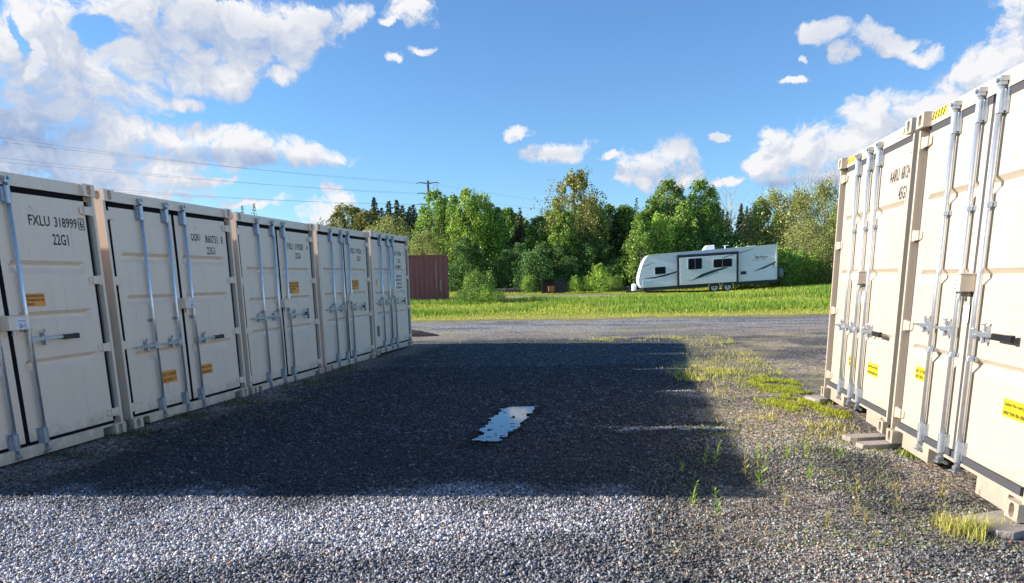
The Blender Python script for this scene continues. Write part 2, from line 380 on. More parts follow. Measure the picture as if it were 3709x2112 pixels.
ltst = ramp(sepa.outputs[0], [(0, (.06, .058, .058)), (.45, (.22, .21, .205)), (.85, (.46, .44, .43)), (1, (.78, .75, .74))])
brst = ramp(sepa.outputs[1], [(0, (.08, .06, .045)), (.5, (.34, .26, .20)), (.85, (.54, .44, .35)), (1, (.80, .70, .60))])
ng = nd(t, 'ShaderNodeTexNoise'); ng.inputs['Scale'].default_value = 1.1; ng.inputs['Detail'].default_value = 6; lk(t, pos, ng.inputs['Vector'])
ng2 = nd(t, 'ShaderNodeTexNoise'); ng2.inputs['Scale'].default_value = 14; ng2.inputs['Detail'].default_value = 5; lk(t, pos, ng2.inputs['Vector'])
grs = ramp(ng2.outputs[0], [(.3, (.11, .17, .02)), (.55, (.20, .27, .035)), (.75, (.34, .36, .07))])
yls = ramp(ng2.outputs[0], [(.3, (.22, .19, .06)), (.55, (.42, .37, .12)), (.75, (.55, .47, .20))])
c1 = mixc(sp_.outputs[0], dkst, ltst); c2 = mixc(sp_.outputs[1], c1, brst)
c3 = mixc(at_.outputs['Alpha'], c2, yls); c4 = mixc(sp_.outputs[2], c3, grs)
lk(t, c4, b.inputs['Base Color']); b.inputs['Roughness'].default_value = .9; b.inputs['Specular IOR Level'].default_value = .15
ha = mth(t, 'MULTIPLY_ADD', va.outputs['Distance'], -1.0, 1); hb = mth(t, 'MULTIPLY_ADD', vb.outputs['Distance'], -.4, .4)
hs = mth(t, 'ADD', mth(t, 'ADD', ha, hb), mth(t, 'MULTIPLY', sepa.outputs[2], .5))
bp = nd(t, 'ShaderNodeBump'); bp.inputs['Strength'].default_value = .7; bp.inputs['Distance'].default_value = .014; lk(t, hs, bp.inputs['Height']); lk(t, bp.outputs[0], b.inputs['Normal'])
cxm = (gx[ii]+gx[ii+1])/2; cym = (gy[jj]+gy[jj+1])/2
for nm, sel in (('gravel_yard', cym < 20.5), ('gravel_road', (cym >= 20.5) & (cym < 28.6)), ('grass_field', cym >= 28.6)):
    q = gq[sel]; u, inv = np.unique(q.ravel(), return_inverse=True); q2 = inv.reshape(-1, 4)
    me = np_mesh(nm, np.stack([gxf[u], gyf[u], gz[u]], 1), quads=q2)
    a = me.color_attributes.new('zone', 'FLOAT_COLOR', 'POINT'); a.data.foreach_set('color', gc[u].astype(np.float32).ravel())
    me.polygons.foreach_set('use_smooth', np.ones(len(q2), bool))
    tag(obj(nm, me, None, gm), kind='structure')

# ------------------------------------------------------------------ shipping containers
W_ = 2.438
def corner_casting(par, mtl, H, top, left, yf, L, front=True):
    m = MB(); x0 = 0 if left else W_-.162; x1 = x0+.162; z0 = H-.118 if top else 0; z1 = z0+.118
    y0, y1 = (yf, yf+.178) if front else (L-.178, L)
    if front: m.holed((x0, y0, z0), (1,0,0), (0,0,1), (0,-1,0), .162, .118, .066, .100, .13)
    else: m.holed((x1, y1, z0), (-1,0,0), (0,0,1), (0,1,0), .162, .118, .066, .100, .13)
    for xx, U, Nn, on in ((x0, (0,-1,0), (-1,0,0), left), (x1, (0,1,0), (1,0,0), not left)):
        yy = y1 if U[1] < 0 else y0
        if on: m.holed((xx, yy, z0), U, (0,0,1), Nn, .178, .118, .080, .092, .13)
        else: m.add([(xx,y0,z0),(xx,y1,z0),(xx,y1,z1),(xx,y0,z1)], [(0,1,2,3)])
    yb = y1 if front else y0
    m.add([(x0,yb,z0),(x1,yb,z0),(x1,yb,z1),(x0,yb,z1)], [(0,1,2,3)])
    m.add([(x0,y0,z1),(x1,y0,z1),(x1,y1,z1),(x0,y1,z1)], [(0,1,2,3)]); m.add([(x0,y0,z0),(x1,y0,z0),(x1,y1,z0),(x0,y1,z0)], [(0,3,2,1)])
    m.build('corner_casting', mtl, par)
def corrugated(p0, p1, zlo, zhi, depth, nrm, pitch=.278):
    """upright sheet from p0 to p1 (xy) with trapezoid folds sunk against nrm"""
    p0 = V((*p0, 0)); p1 = V((*p1, 0)); d = p1-p0; Lg = d.length; d.normalize(); nrm = V((*nrm, 0)); n = max(1, round(Lg/pitch)); pt = Lg/n
    pr = []
    for i in range(n):
        s = i*pt
        for a, k in ((0, 0), (.25, 0), (.5, 1), (.75, 1)): pr.append((s+(a+.12)*pt*.98, k))
    pr = [(0, 0)]+pr+[(Lg, 0)]
    m = MB(); vs = []
    for s, k in pr:
        p = p0+d*s-nrm*depth*k; vs += [(p.x, p.y, zlo), (p.x, p.y, zhi)]
    m.add(vs, [(2*i, 2*i+2, 2*i+3, 2*i+1) for i in range(len(pr)-1)]); return m
def door_leaf(x0, x1, z0, z1, y, grooves, gx0, gx1):
    """pressed steel leaf, outer face at y, horizontal grooves between gx0 and gx1"""
    us = sorted({x0, x1, gx0, gx0+.045, gx1-.045, gx1} | {gx0+.045+(gx1-gx0-.09)*i/4 for i in range(5)})
    zs = {z0, z1, z1-.13, z1-.134}
    for g, h in grooves: zs |= {g+h*.5, g+h*.5-.04, g-h*.15, g-h*.62}
    zs = sorted(zs)
    def dep(u, z):
        r = 0
        for g, h in grooves:
            a, b_, c_, d_ = g+h*.5, g+h*.5-.04, g-h*.15, g-h*.62
            if d_ < z < a: f = (a-z)/(a-b_) if z > b_ else (1 if z >= c_ else (z-d_)/(c_-d_)); r = max(r, f)
        e = min((u-gx0)/.045, (gx1-u)/.045); return r*max(0, min(1, e))*.042
    m = MB(); vs = [(u, y+dep(u, z)+(.0035 if z > z1-.132 and z0+.01 < z else 0), z) for z in zs for u in us]; nu = len(us)
    m.add(vs, [(j*nu+i, j*nu+i+1, (j+1)*nu+i+1, (j+1)*nu+i) for j in range(len(zs)-1) for i in range(nu-1)])
    yb = y+.05                                    # edges and back
    m.add([(x0,y,z0),(x0,y,z1),(x0,yb,z1),(x0,yb,z0)], [(0,1,2,3)]); m.add([(x1,y,z0),(x1,y,z1),(x1,yb,z1),(x1,yb,z0)], [(0,3,2,1)])
    m.add([(x0,y,z0),(x1,y,z0),(x1,yb,z0),(x0,yb,z0)], [(0,3,2,1)]); m.add([(x0,y+.0035,z1),(x1,y+.0035,z1),(x1,yb,z1),(x0,yb,z1)], [(0,1,2,3)])
    m.add([(x0,yb,z0),(x1,yb,z0),(x1,yb,z1),(x0,yb,z1)], [(0,3,2,1)])
    return m
def lock_bar(par, x, zt, zb, yd, mids, big):
    """galvanised tube with sleeve guides and cam ends, standing off the leaf at yd"""
    yc = yd-.036; r = .0185 if not big else .021; m = MB()
    m.tube((x, yc, zb-.02), (x, yc, zt+.03), r, n=12)
    o = m.build('locking_bar', GALV, par, smooth=False); o.data.polygons.foreach_set('use_smooth', [len(p.vertices) == 4 for p in o.data.polygons])
    for z0, z1 in ((zt-.17, zt-.02), (zb+.03, zb+.18)):
        g = MB()
        g.tube((x, yc, z0), (x, yc, z1), r+.010, n=12); g.box(x-.062, x-.028, yd-.012, yd-.001, z0-.005, z1+.005)
        g.box(x+.028, x+.050, yd-.012, yd-.001, z0-.005, z1+.005); g.box(x-.05, x+.04, yd-.028, yd-.008, z0+.01, z1-.01)
        for zz in (z0+.02, (z0+z1)/2, z1-.02): g.tube((x-.045, yd-.0115, zz), (x-.045, yd-.022, zz), .008, n=6)
        g.build('bar_guide', GALVB, par)
    for z in mids:
        g = MB()
        g.tube((x, yc, z-.016), (x, yc, z+.016), r+.009, n=12); g.box(x-.06, x+.045, yd-.014, yd-.001, z-.018, z+.018); g.tube((x-.045, yd-.014, z), (x-.045, yd-.024, z), .009, n=6)
        g.build('bar_guide', GALVB, par)
    for z, s in ((zt+.02, 1), (zb-.02, -1)):
        c = MB()
        c.box(x-.026, x+.026, yc-.024, yc+.018, z-.012, z+.012); c.box(x-.034, x-.018, yc-.034, yd, z-.01+s*.02, z+.01+s*.03)
        c.box(x+.014, x+.036, yc-.028, yd, z-.006+s*.018, z+.014+s*.03); c.box(x-.04, x+.04, yd-.008, yd+.012, z+s*.035-.01, z+s*.035+.012)
        c.tube((x-.03, yc-.02, z+s*.03), (x+.03, yc-.02, z+s*.03), .008, n=8)
        c.build('cam_keeper', GALVB, par)
def handle(par, x, z, yd, dirn, ln, grip, tagm=None):
    yc = yd-.05; m = MB(); s = dirn
    m.box(min(x, x+s*.06), max(x, x+s*.06), yc-.012, yc+.012, z-.034, z+.034)
    m.tube((x+s*.05, yc-.014, z-.012), (x+s*.05, yc+.014, z-.012), .017, n=10)
    def bar(xa, xb, za, zb, h0, h1, y0, y1):
        q = [(xa,y0,za-h0),(xb,y0,zb-h1),(xb,y1,zb-h1),(xa,y1,za-h0),(xa,y0,za+h0),(xb,y0,zb+h1),(xb,y1,zb+h1),(xa,y1,za+h0)]
        if s < 0: q = [q[i] for i in (1,0,3,2,5,4,7,6)]
        m.hexa(q)
    e = x+s*ln
    bar(x+s*.03, x+s*(ln*.6), z+.004, z+.004, .017, .013, yc-.006, yc+.006)
    bar(x+s*(ln*.6), e, z+.004, z+.001, .013, .009 if not grip else .013, yc-.006, yc+.006)
    hx = x+s*.17                                   # hasp that catches the handle
    m.box(hx-.016, hx+.016, yd-.03, yd-.001, z-.055, z+.06); m.tube((hx, yd-.04, z+.03), (hx, yd-.04, z+.075), .011, n=8); m.tube((hx-.012, yd-.06, z+.075), (hx+.014, yd-.03, z+.085), .010, n=8)
    m.tube((hx, yd-.045, z-.06), (hx, yd-.045, z-.02), .013, n=8); m.box(hx-.024, hx+.024, yd-.062, yd-.02, z-.018, z+.018)
    h = m.build('door_handle', GALVB, par, bevel=.002)
    if grip:
        g = MB(); g0 = x+s*(ln-grip); g.box(min(g0, e), max(g0, e), yc-.013, yc+.013, z-.022, z+.024)
        g.box(min(e-s*.05, e), max(e-s*.05, e), yc-.016, yc+.016, z-.025, z+.027); g.build('handle_grip', BLACK, h, bevel=.004)
    if tagm:
        g = MB(); g.box(e-.055, e+.01, yc-.022, yc-.014, z-.085, z+.085); tg = g.build('hang_tag', BLUE, h, bevel=.002)
        q = MB()
        for dz in (.05, .02, -.005): q.box(e-.045, e-.0, yc-.0245, yc-.0225, z+dz, z+dz+.008)
        q.build('tag_print', WHITE, tg)
def sticker(par, x, z, w_, h, y, lines, colr=None, tri=False):
    m = MB()
    if tri: m.add([(x,y-.003,z+h),(x+w_,y-.003,z+h),(x+w_/2,y-.003,z)], [(0,2,1)])
    else: m.box(x, x+w_, y-.003, y-.0008, z, z+h)
    s = m.build('warning_sticker', colr or YEL, par)
    if lines:
        n = len(lines); lh = h/(n+.3)
        for i, l in enumerate(lines): textobj('sticker_text', l, s, INK, w_*.92*(min(1, len(l)/max(len(q) for q in lines)+.0) if len(l) < 12 and n > 1 and max(len(q) for q in lines) > 12 else 1), lh*.62, (x+w_*.04, y-.0045, z+h-(i+1)*lh))
    return s

def container(name, label, org, ang, H, L, left_row, cfg, group):
    """door end on local y=0 facing -y; local x runs to the viewer's right"""
    root = empty(name, org, ang, label=label, cat='container', group=group)
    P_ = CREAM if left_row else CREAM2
    fc = 0.0; fy = .028 if left_row else .045; yd = .045 if left_row else .055; big = not left_row
    zt = H-.128; zb = .15 if left_row else .20
    # frame: posts, header, sill, rails
    m = MB()
    PW = .034
    for x0, x1, s in ((0, PW, 1), (W_-PW, W_, -1)):
        m.box(x0, x1, fc+.012, .16, .118, H-.118)
        xi0, xi1 = (x1, x1+.05) if s > 0 else (x0-.05, x0)
        m.box(xi0, xi1, yd+.045, .16, .118, H-.118)
    m.box(.162, W_-.162, fy, .16, zt+.012, H-.004)                    # header
    m.box(.058, .162, fy, .16, zt+.012, H-.118); m.box(W_-.162, W_-.058, fy, .16, zt+.012, H-.118)
    m.box(.150, W_-.150, -.004+fy, .10, H-.012, H+.004) if False else None
    if left_row:
        m.box(.31, W_-.31, fy-.012, .15, .012, zb-.028); m.box(.162, .31, fy-.012, .15, .1, zb-.028); m.box(W_-.31, W_-.162, fy-.012, .15, .1, zb-.028)
        m.box(.058, .162, fy, .15, .118, zb-.028); m.box(W_-.162, W_-.058, fy, .15, .118, zb-.028)
    else:
        m.box(.058, W_-.058, fy-.012, .15, .118, zb-.058)
        for a, b_ in ((.27, .86), (W_-.70, W_-.25)): m.box(a, b_, fy-.012, .15, -.01, .118)
    for x0, x1 in ((0, .06), (W_-.06, W_)):
        m.box(x0, x1, .178, L-.178, H-.07, H-.012); m.box(x0, x1, .178, L-.178, .02, .16)
        m.box(x0, x1, L-.16, L-.01, .118, H-.118)
    m.box(.06, W_-.06, L-.14, L-.02, H-.11, H-.012); m.box(.06, W_-.06, L-.14, L-.02, .02, .16)
    m.box(.06, W_-.06, .18, L-.2, .12, .16)
    m.build('frame', P_, root, bevel=.004)
    for tp in (0, 1):
        for lf in (0, 1):
            corner_casting(root, P_, H, tp, lf, -.012 if left_row else -.022, L); corner_casting(root, P_, H, tp, lf, 0, L, False)
    for x, nrm in ((.014, (-1, 0)), (W_-.014, (1, 0))):
        corrugated((x, .16), (x, L-.16), .16, H-.07, .036, nrm).build('side_wall', P_, root)
    corrugated((.06, L-.03), (W_-.06, L-.03), .16, H-.1, .03, (0, 1)).build('end_wall', P_, root)
    r = MB(); n = round((L-.2)/.209); pt = (L-.2)/n; vs = []; prf = []
    for i in range(n):
        for a, k in ((0, 0), (.35, 0), (.5, 1), (.85, 1)): prf.append((.1+(i+a)*pt, k))
    prf.append((L-.1, 0))
    for y_, k in prf: vs += [(.05, y_, H-.016-.018*k), (W_-.05, y_, H-.016-.018*k)]
    r.add(vs, [(2*i, 2*i+1, 2*i+3, 2*i+2) for i in range(len(prf)-1)]); r.build('roof', P_, root)
    # doors
    seam = cfg.get('seam', 1.20); lx0, lx1 = (.112, W_-.112) if left_row else (.125, W_-.125)
    gap = .026 if left_row else .022
    gr = [(g, .105) for g in cfg['grooves']]
    for side in (0, 1):
        a, b_ = (lx0, seam-gap) if side == 0 else (seam+gap, lx1)
        d = door_leaf(a, b_, zb, zt-.042, yd, gr, a+.10 if side == 0 else a+.07, b_-.07 if side == 0 else b_-.10).build('door', P_, root)
        g = MB()                                  # rubber seal round the leaf
        g.box(a-.004, b_+.004, yd-.001, yd+.03, zt-.041, zt+.010); g.box(a-.004, b_+.004, yd-.008, yd+.03, zb-.030, zb-.001) if left_row else g.box(a-.004, b_+.004, yd-.020, yd+.03, zb-.056, zb-.001)
        if side == 0: g.box(a-.036, a-.001, yd+.003, yd+.03, zb, zt-.043); g.box(b_+.001, b_+gap, yd+.002, yd+.03, zb, zt-.043)
        else: g.box(b_+.001, b_+.036, yd+.003, yd+.03, zb, zt-.043); g.box(a-gap, a-.001, yd+.002, yd+.03, zb, zt-.043)
        g.build('rubber_seal', RUBBER if left_row else GRUB, d)
        hz = MB(); hz.box(*((a-.066, a-.037) if side == 0 else (b_+.037, b_+.066)), yd+(.012 if left_row else .040), yd+.044, zb+.02, zt-.05); hz.build('hinge_strip', GREYST if left_row else HSTR, d)
        for z in cfg['hinges']:
            h = MB()
            if side == 0: h.box(.040, a+.03, yd-.026, yd-.002, z-.042, z+.042); h.tube((.052, yd-.016, z-.048), (.052, yd-.016, z+.048), .020, n=10); h.prism([(a+.03, z-.042), (a+.075, z-.03), (a+.075, z+.03), (a+.03, z+.042)], yd-.012, yd-.001)
            else: h.box(b_-.03, W_-.040, yd-.026, yd-.002, z-.042, z+.042); h.tube((W_-.052, yd-.016, z-.048), (W_-.052, yd-.016, z+.048), .020, n=10); h.prism([(b_-.075, z-.03), (b_-.03, z-.042), (b_-.03, z+.042), (b_-.075, z+.03)], yd-.012, yd-.001)
            h.build('hinge', P_, d, bevel=.003)
        for x in cfg['bars']:
            if (x < seam) == (side == 0): lock_bar(d, x, H-.105, .085 if left_row else .12, yd, cfg['mids'], big)
        hzz = cfg['hz']
        if side == 0:
            handle(d, cfg['bars'][0], hzz, yd, -1, .36, 0); handle(d, cfg['bars'][1], hzz, yd, -1, .36, 0)
        else:
            handle(d, cfg['bars'][2], hzz, yd, 1, cfg.get('hl', .58), cfg.get('grip', .20), cfg.get('tag'))
            for (body, x, z, w_, h) in cfg['text']: textobj('lettering', body, d, INK, w_, h, (x, yd-.002, z))
            if cfg.get('boxed'):
                x, z, w_, h = cfg['boxed']; q = MB(); e = .008
                q.box(x, x+w_, yd-.003, yd-.001, z, z+e); q.box(x, x+w_, yd-.003, yd-.001, z+h-e, z+h); q.box(x, x+e, yd-.003, yd-.001, z+e, z+h-e); q.box(x+w_-e, x+w_, yd-.003, yd-.001, z+e, z+h-e)
                q.build('lettering_frame', INK, d)
        for (x, z, w_, h, lines, kind) in cfg['stick']:
            if (x < seam) == (side == 0):
                s_ = sticker(d, x, z, w_, h, yd, lines, BLUE if kind == 'blue' else (mat('grey_plate', (.12, .13, .15), .5) if kind == 'plate' else (None if left_row else YEL2)), kind == 'tri')
    # lock box over the seam
    bx = cfg['box']; q = MB(); q.box(bx[0], bx[0]+bx[2], yd-.105, yd-.002, bx[1], bx[1]+bx[3]); q.box(bx[0]-.004, bx[0]+bx[2]+.004, yd-.112, yd-.002, bx[1]+bx[3]-.006, bx[1]+bx[3]+.004)
    bo = q.build('lock_box', P_ if left_row else CREAM2, root, bevel=.004)
    pl = MB(); pl.tube((bx[0]+bx[2]*.45, yd-.05, bx[1]-.035), (bx[0]+bx[2]*.45, yd-.05, bx[1]+.002), .018, n=10); pl.tube((bx[0]+bx[2]*.45, yd-.05, bx[1]-.05), (bx[0]+bx[2]*.45, yd-.05, bx[1]-.034), .024, n=10); pl.build('padlock', GALVB, bo)
    if cfg.get('boxlabel'):
        q = MB(); lx, lz, lw, lh = bx[0]+bx[2]*.30, bx[1]+.008, bx[2]*.62, bx[3]-.026; q.box(lx, lx+lw, yd-.1068, yd-.1052, lz, lz+lh); lb = q.build('number_label', WHITE, bo)
        textobj('label_text', cfg['boxlabel'], lb, INK, lw*.46, lh*.34, (lx+lw*.34, yd-.1085, lz+lh*.12))
        textobj('label_text', cfg.get('boxtop', 'Storage'), lb, INK, lw*.6, lh*.14, (lx+lw*.28, yd-.1085, lz+lh*.66))
    if cfg.get('hazard'):
        for (x, n) in ((.17, 5), (W_-.40, 3)):
            h = MB(); z0, z1 = H-.075, H-.012
            for i in range(n):
                a = x+i*.055; h.add([(a, fy-.003, z0), (a+.0275, fy-.003, z0), (a+.0575, fy-.003, z1), (a+.03, fy-.003, z1)], [(0,1,2,3)])
            h.build('hazard_stripe', INK, root)
            h = MB()
            for i in range(n):
                a = x+i*.055+.0275; h.add([(a, fy-.003, z0), (a+.0275, fy-.003, z0), (a+.0575, fy-.003, z1), (a+.03, fy-.003, z1)], [(0,1,2,3)])
            h.build('hazard_stripe', mat('hazard_yellow', (.75, .6, .02), .5), root)
    if not left_row:
        q = MB(); q.box(1.18, 1.275, yd-.012, yd-.009, bx[1]-.23, bx[1]-.10); q.build('paper_tag', WHITE, root)
        q = MB(); q.tube((1.36, .3, H-.02), (1.36, .3, H+.075), .018, n=8); q.tube((1.36, .3, H+.06), (1.40, .3, H+.095), .012, n=6); q.build('roof_hook', GALVB, root)
    return root

LA = .1877
Lorg = [(-4.724, 5.465, .006), (-4.284, 8.057, -.005), (-3.81, 10.572, -.026), (-3.337, 13.119, -.009), (-2.876, 15.656, .032)]
LANG = pi/2-LA
S1 = ['THIS IS THE FRONT OF THE', 'CONTAINER DO NOT OPEN', '此面为箱头 请勿打开']
S2 = ['Sealed No entry Please', 'enter from the other door']; S3 = ['此门已封死', '请使用另一门']
base = dict(bars=(.58, 1.035, 1.372), hinges=(.24, .94, 1.64, 2.33), mids=(1.19,))
cfgs = [
 dict(base, grooves=(1.77, 1.30, .86), hz=1.095, box=(1.10, 1.20, .215, .125), boxlabel='D-1', text=[('FXLU', 1.60, 2.145, .25, .095), ('318999', 1.905, 2.145, .29, .095), ('6', 2.232, 2.155, .042, .08), ('22G1', 1.855, 1.975, .20, .105)], boxed=(2.214, 2.136, .078, .114),
      stick=[(1.42, 1.40, .23, .12, S1, 'y'), (1.36, .42, .0, .0, [], 'x')][:1]),
 dict(base, grooves=(1.90, 1.43, .80), hz=.895, box=(1.12, 1.30, .20, .12), boxlabel='D-2', text=[('QQIU', 1.53, 2.125, .20, .10), ('860731', 1.84, 2.12, .28, .10), ('8', 2.20, 2.12, .04, .10), ('22G1', 1.85, 1.975, .19, .098)],
      stick=[(1.42, .43, .27, .13, S2, 'y'), (.66, .42, .27, .15, S3, 'y')]),
 dict(base, grooves=(1.80, 1.35, .88), hz=1.10, hl=.60, grip=.12, tag=1, box=(1.10, 1.23, .22, .13), text=[('FXLU', 1.53, 2.14, .20, .10), ('319528', 1.79, 2.14, .28, .10), ('4', 2.20, 2.14, .045, .10), ('22G1', 1.78, 2.0, .19, .095)],
      stick=[(1.48, 1.44, .34, .19, ['THIS IS THE FRONT', 'OF THE CONTAINER', 'DO NOT OPEN', '请勿打开此门'], 'y')]),
 dict(base, grooves=(1.80, 1.35, .88), hz=1.10, hl=.60, grip=.12, tag=1, box=(1.10, 1.23, .22, .13), text=[('FXLU', 1.53, 2.14, .20, .10), ('319526', 1.79, 2.14, .28, .10), ('3', 2.20, 2.14, .045, .10), ('22G1', 1.82, 2.0, .19, .095)],
      stick=[(1.50, 1.44, .34, .19, ['THIS IS THE FRONT', 'OF THE CONTAINER', 'DO NOT OPEN', '请勿打开此门'], 'y')]),
 dict(base, grooves=(1.78, 1.28, .84), hz=1.09, hl=.60, grip=.12, tag=1, box=(1.10, 1.23, .22, .13), text=[('FXLU', 1.48, 2.13, .20, .10), ('319366', 1.74, 2.13, .26, .10), ('5', 2.19, 2.13, .045, .10), ('22G1', 1.74, 1.97, .19, .095), ('MAX.30480KG', 1.46, 1.845, .50, .07),
      ('67200 LB', 1.58, 1.64, .40, .05), ('TARE 2220 KG', 1.50, 1.555, .46, .05), ('4890 LB', 1.60, 1.47, .38, .05), ('NET 28260 KG', 1.50, 1.385, .46, .05)],
      stick=[(.26, 1.44, .12, .15, [], 'tri'), (.64, 1.47, .10, .10, [], 'blue'), (.20, .38, .15, .23, [], 'plate')]),
]
LL = ['nearest cream container of the left row, lock box marked D-1, number ending in boxed 6',
      'cream container of the left row with two orange yellow stickers low on its doors',
      'cream container lettered 319528 4, middle one of the left row, blue handle tag',
      'cream container lettered 319526 3, next to last of the left row',
      'end container of the left row with tall block of weights lettering and small triangle sticker']
for o_, c_, l_ in zip(Lorg, cfgs, LL):
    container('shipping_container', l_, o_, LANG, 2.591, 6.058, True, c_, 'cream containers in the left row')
rb = dict(bars=(.71, 1.13, 1.44), seam=1.262, hinges=(.28, 1.09, 1.88, 2.66), mids=(.93, 2.02), grooves=(2.16, 1.53, .89), hazard=1)
R1o, R1a = V((3.2132, 4.3575, .0205)), .1602; R2o, R2a = V((3.6565, 6.9447, .0407)), .1670
def far(o, a): return o+V((sin(a), cos(a), 0))*W_
rcf = [dict(rb, hz=1.12, hl=.60, grip=.27, box=(1.08, 1.415, .22, .13), boxlabel='C2', text=[('AARU', 1.775, 2.40, .26, .12), ('681242', 2.09, 2.40, .24, .11)], stick=[(.36, .64, .27, .11, S3, 'y'), (1.93, .60, .40, .12, S2, 'y')]),
       dict(rb, hz=.93, hl=.60, grip=.24, box=(1.10, 1.43, .22, .13), boxlabel='C-1', text=[('AARU', 1.74, 2.41, .26, .12), ('681243', 2.06, 2.41, .27, .12), ('45G1', 2.03, 2.225, .21, .12)], stick=[(.86, .48, .24, .13, S3, 'y'), (1.57, .48, .34, .13, S2, 'y')])]
for o_, a_, c_, l_ in ((R1o, R1a, rcf[0], 'tall sunlit cream container at the right edge with lock box marked C2'), (R2o, R2a, rcf[1], 'tall sunlit cream container lettered 681243, far one of the right pair')):
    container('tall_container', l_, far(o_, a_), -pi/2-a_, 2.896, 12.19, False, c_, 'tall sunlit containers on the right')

# support pads under the right pair
def pad(label, c, w_, d_, h, rz, rough=.3):
    m = MB(); pts = []
    for i in range(20):
        a = 2*pi*i/20; k = 1+.05*random.uniform(-1, 1)
        x = max(-1, min(1, 1.25*cos(a)))*w_/2*k; y = max(-1, min(1, 1.25*sin(a)))*d_/2*k; pts.append((x, y))
    m.add([(x, y, 0) for x, y in pts]+[(x, y, h) for x, y in pts], [tuple(range(19, -1, -1)), tuple(range(20, 40))]+[(i, (i+1) % 20, 20+(i+1) % 20, 20+i) for i in range(20)])
    o = m.build('support_pad', WOODP, None, bevel=.006); o.location = c; o.rotation_euler = (0, 0, rz); tag(o, label, 'pad', 'flat pads under the right containers')
pad('rounded stone coloured pad under the near corner of the right edge container', (3.20, 4.44, -.045), .50, .36, .055, .3)
pad('weathered board pad below the nearer of the two containers where the right pair meets', (3.54, 6.72, -.04), .52, .17, .05, .16)
pad('weathered board pad below the farther of the two containers where the right pair meets', (3.56, 6.99, -.03), .54, .18, .05, .10)
pad('pale pad under the far corner of the far right container', (4.04, 9.28, -.02), .38, .3, .05, .2)

# ------------------------------------------------------------------ loose stones, puddle, chalk lines
_ico_v = None
def ico():
    p = (1+5**.5)/2
    v = np.array([(-1,p,0),(1,p,0),(-1,-p,0),(1,-p,0),(0,-1,p),(0,1,p),(0,-1,-p),(0,1,-p),(p,0,-1),(p,0,1),(-p,0,-1),(-p,0,1)], float)
    v /= np.linalg.norm(v[0])
    f = np.array([(0,11,5),(0,5,1),(0,1,7),(0,7,10),(0,10,11),(1,5,9),(5,11,4),(11,10,2),(10,7,6),(7,1,8),(3,9,4),(3,4,2),(3,2,6),(3,6,8),(3,8,9),(4,9,5),(2,4,11),(6,2,10),(8,6,7),(9,8,1)])
    return v, f
def stones(name, x, y, size, shade, label=None):
    n = len(x); v0, f0 = ico(); nv = 12
    P3 = np.repeat(v0[None], n, 0)*(1+rng.uniform(-.28, .28, (n, nv, 1)))
    P3 *= np.stack([rng.uniform(.75, 1.35, n), rng.uniform(.55, .95, n), rng.uniform(.40, .75, n)], 1)[:, None, :]*size[:, None, None]*.5
    # random rotation
    q = rng.normal(size=(n, 4)); q[:, 0] *= 1.4; q /= np.linalg.norm(q, axis=1, keepdims=True); a, b_, c, d = q.T
    R = np.stack([np.stack([1-2*(c*c+d*d), 2*(b_*c-a*d), 2*(b_*d+a*c)], 1), np.stack([2*(b_*c+a*d), 1-2*(b_*b_+d*d), 2*(c*d-a*b_)], 1), np.stack([2*(b_*d-a*c), 2*(c*d+a*b_), 1-2*(b_*b_+c*c)], 1)], 1)
    P3 = np.einsum('nij,nkj->nki', R, P3)
    z = hg(x, y)+size*rng.uniform(.0, .28, n)
    P3 += np.stack([x, y, z], 1)[:, None, :]
    F = (f0[None]+np.arange(n)[:, None, None]*nv).reshape(-1, 3)
    at2 = np.repeat(shade[:, None, :], nv, 1).reshape(-1, 3)
    return np_mesh(name, P3.reshape(-1, 3), tris=F, attr=at2, attrname='shade')
def attr_mat(name, an='shade', rough=.7, spec=.4, trans=0, noise_amt=.0):
    m = mat(name, rough=rough, spec=spec); t = m.node_tree; b = t.nodes['Principled BSDF']
    a = nd(t, 'ShaderNodeAttribute', attribute_name=an); src = a.outputs['Color']
    if noise_amt:
        g = nd(t, 'ShaderNodeNewGeometry'); nn = noise(t, g.outputs['Position'], noise_amt, 3, .6)
        mr = nd(t, 'ShaderNodeMapRange'); lk(t, nn, mr.inputs[0]); mr.inputs[1].default_value = .25; mr.inputs[2].default_value = .75; mr.inputs[3].default_value = .65; mr.inputs[4].default_value = 1.3
        x = vmt(t, 'SCALE', src); lk(t, mr.outputs[0], x.inputs['Scale']); src = x.outputs[0]
    lk(t, src, b.inputs['Base Color'])
    if trans:
        tr = nd(t, 'ShaderNodeBsdfTranslucent'); lk(t, src, tr.inputs[0]); ms = nd(t, 'ShaderNodeMixShader'); ms.inputs[0].default_value = trans
        lk(t, b.outputs[0], ms.inputs[1]); lk(t, tr.outputs[0], ms.inputs[2]); lk(t, ms.outputs[0], t.nodes['Material Output'].inputs[0])
    return m
STONE = attr_mat('crushed_stone', rough=.62, spec=.5, noise_amt=60)
def field_pts(n, ya, yb, xl, xr, pw=1.0):
    y = ya+(yb-ya)*rng.random(n)**pw
    x = xl(y)+(xr(y)-xl(y))*rng.random(n); return x, y
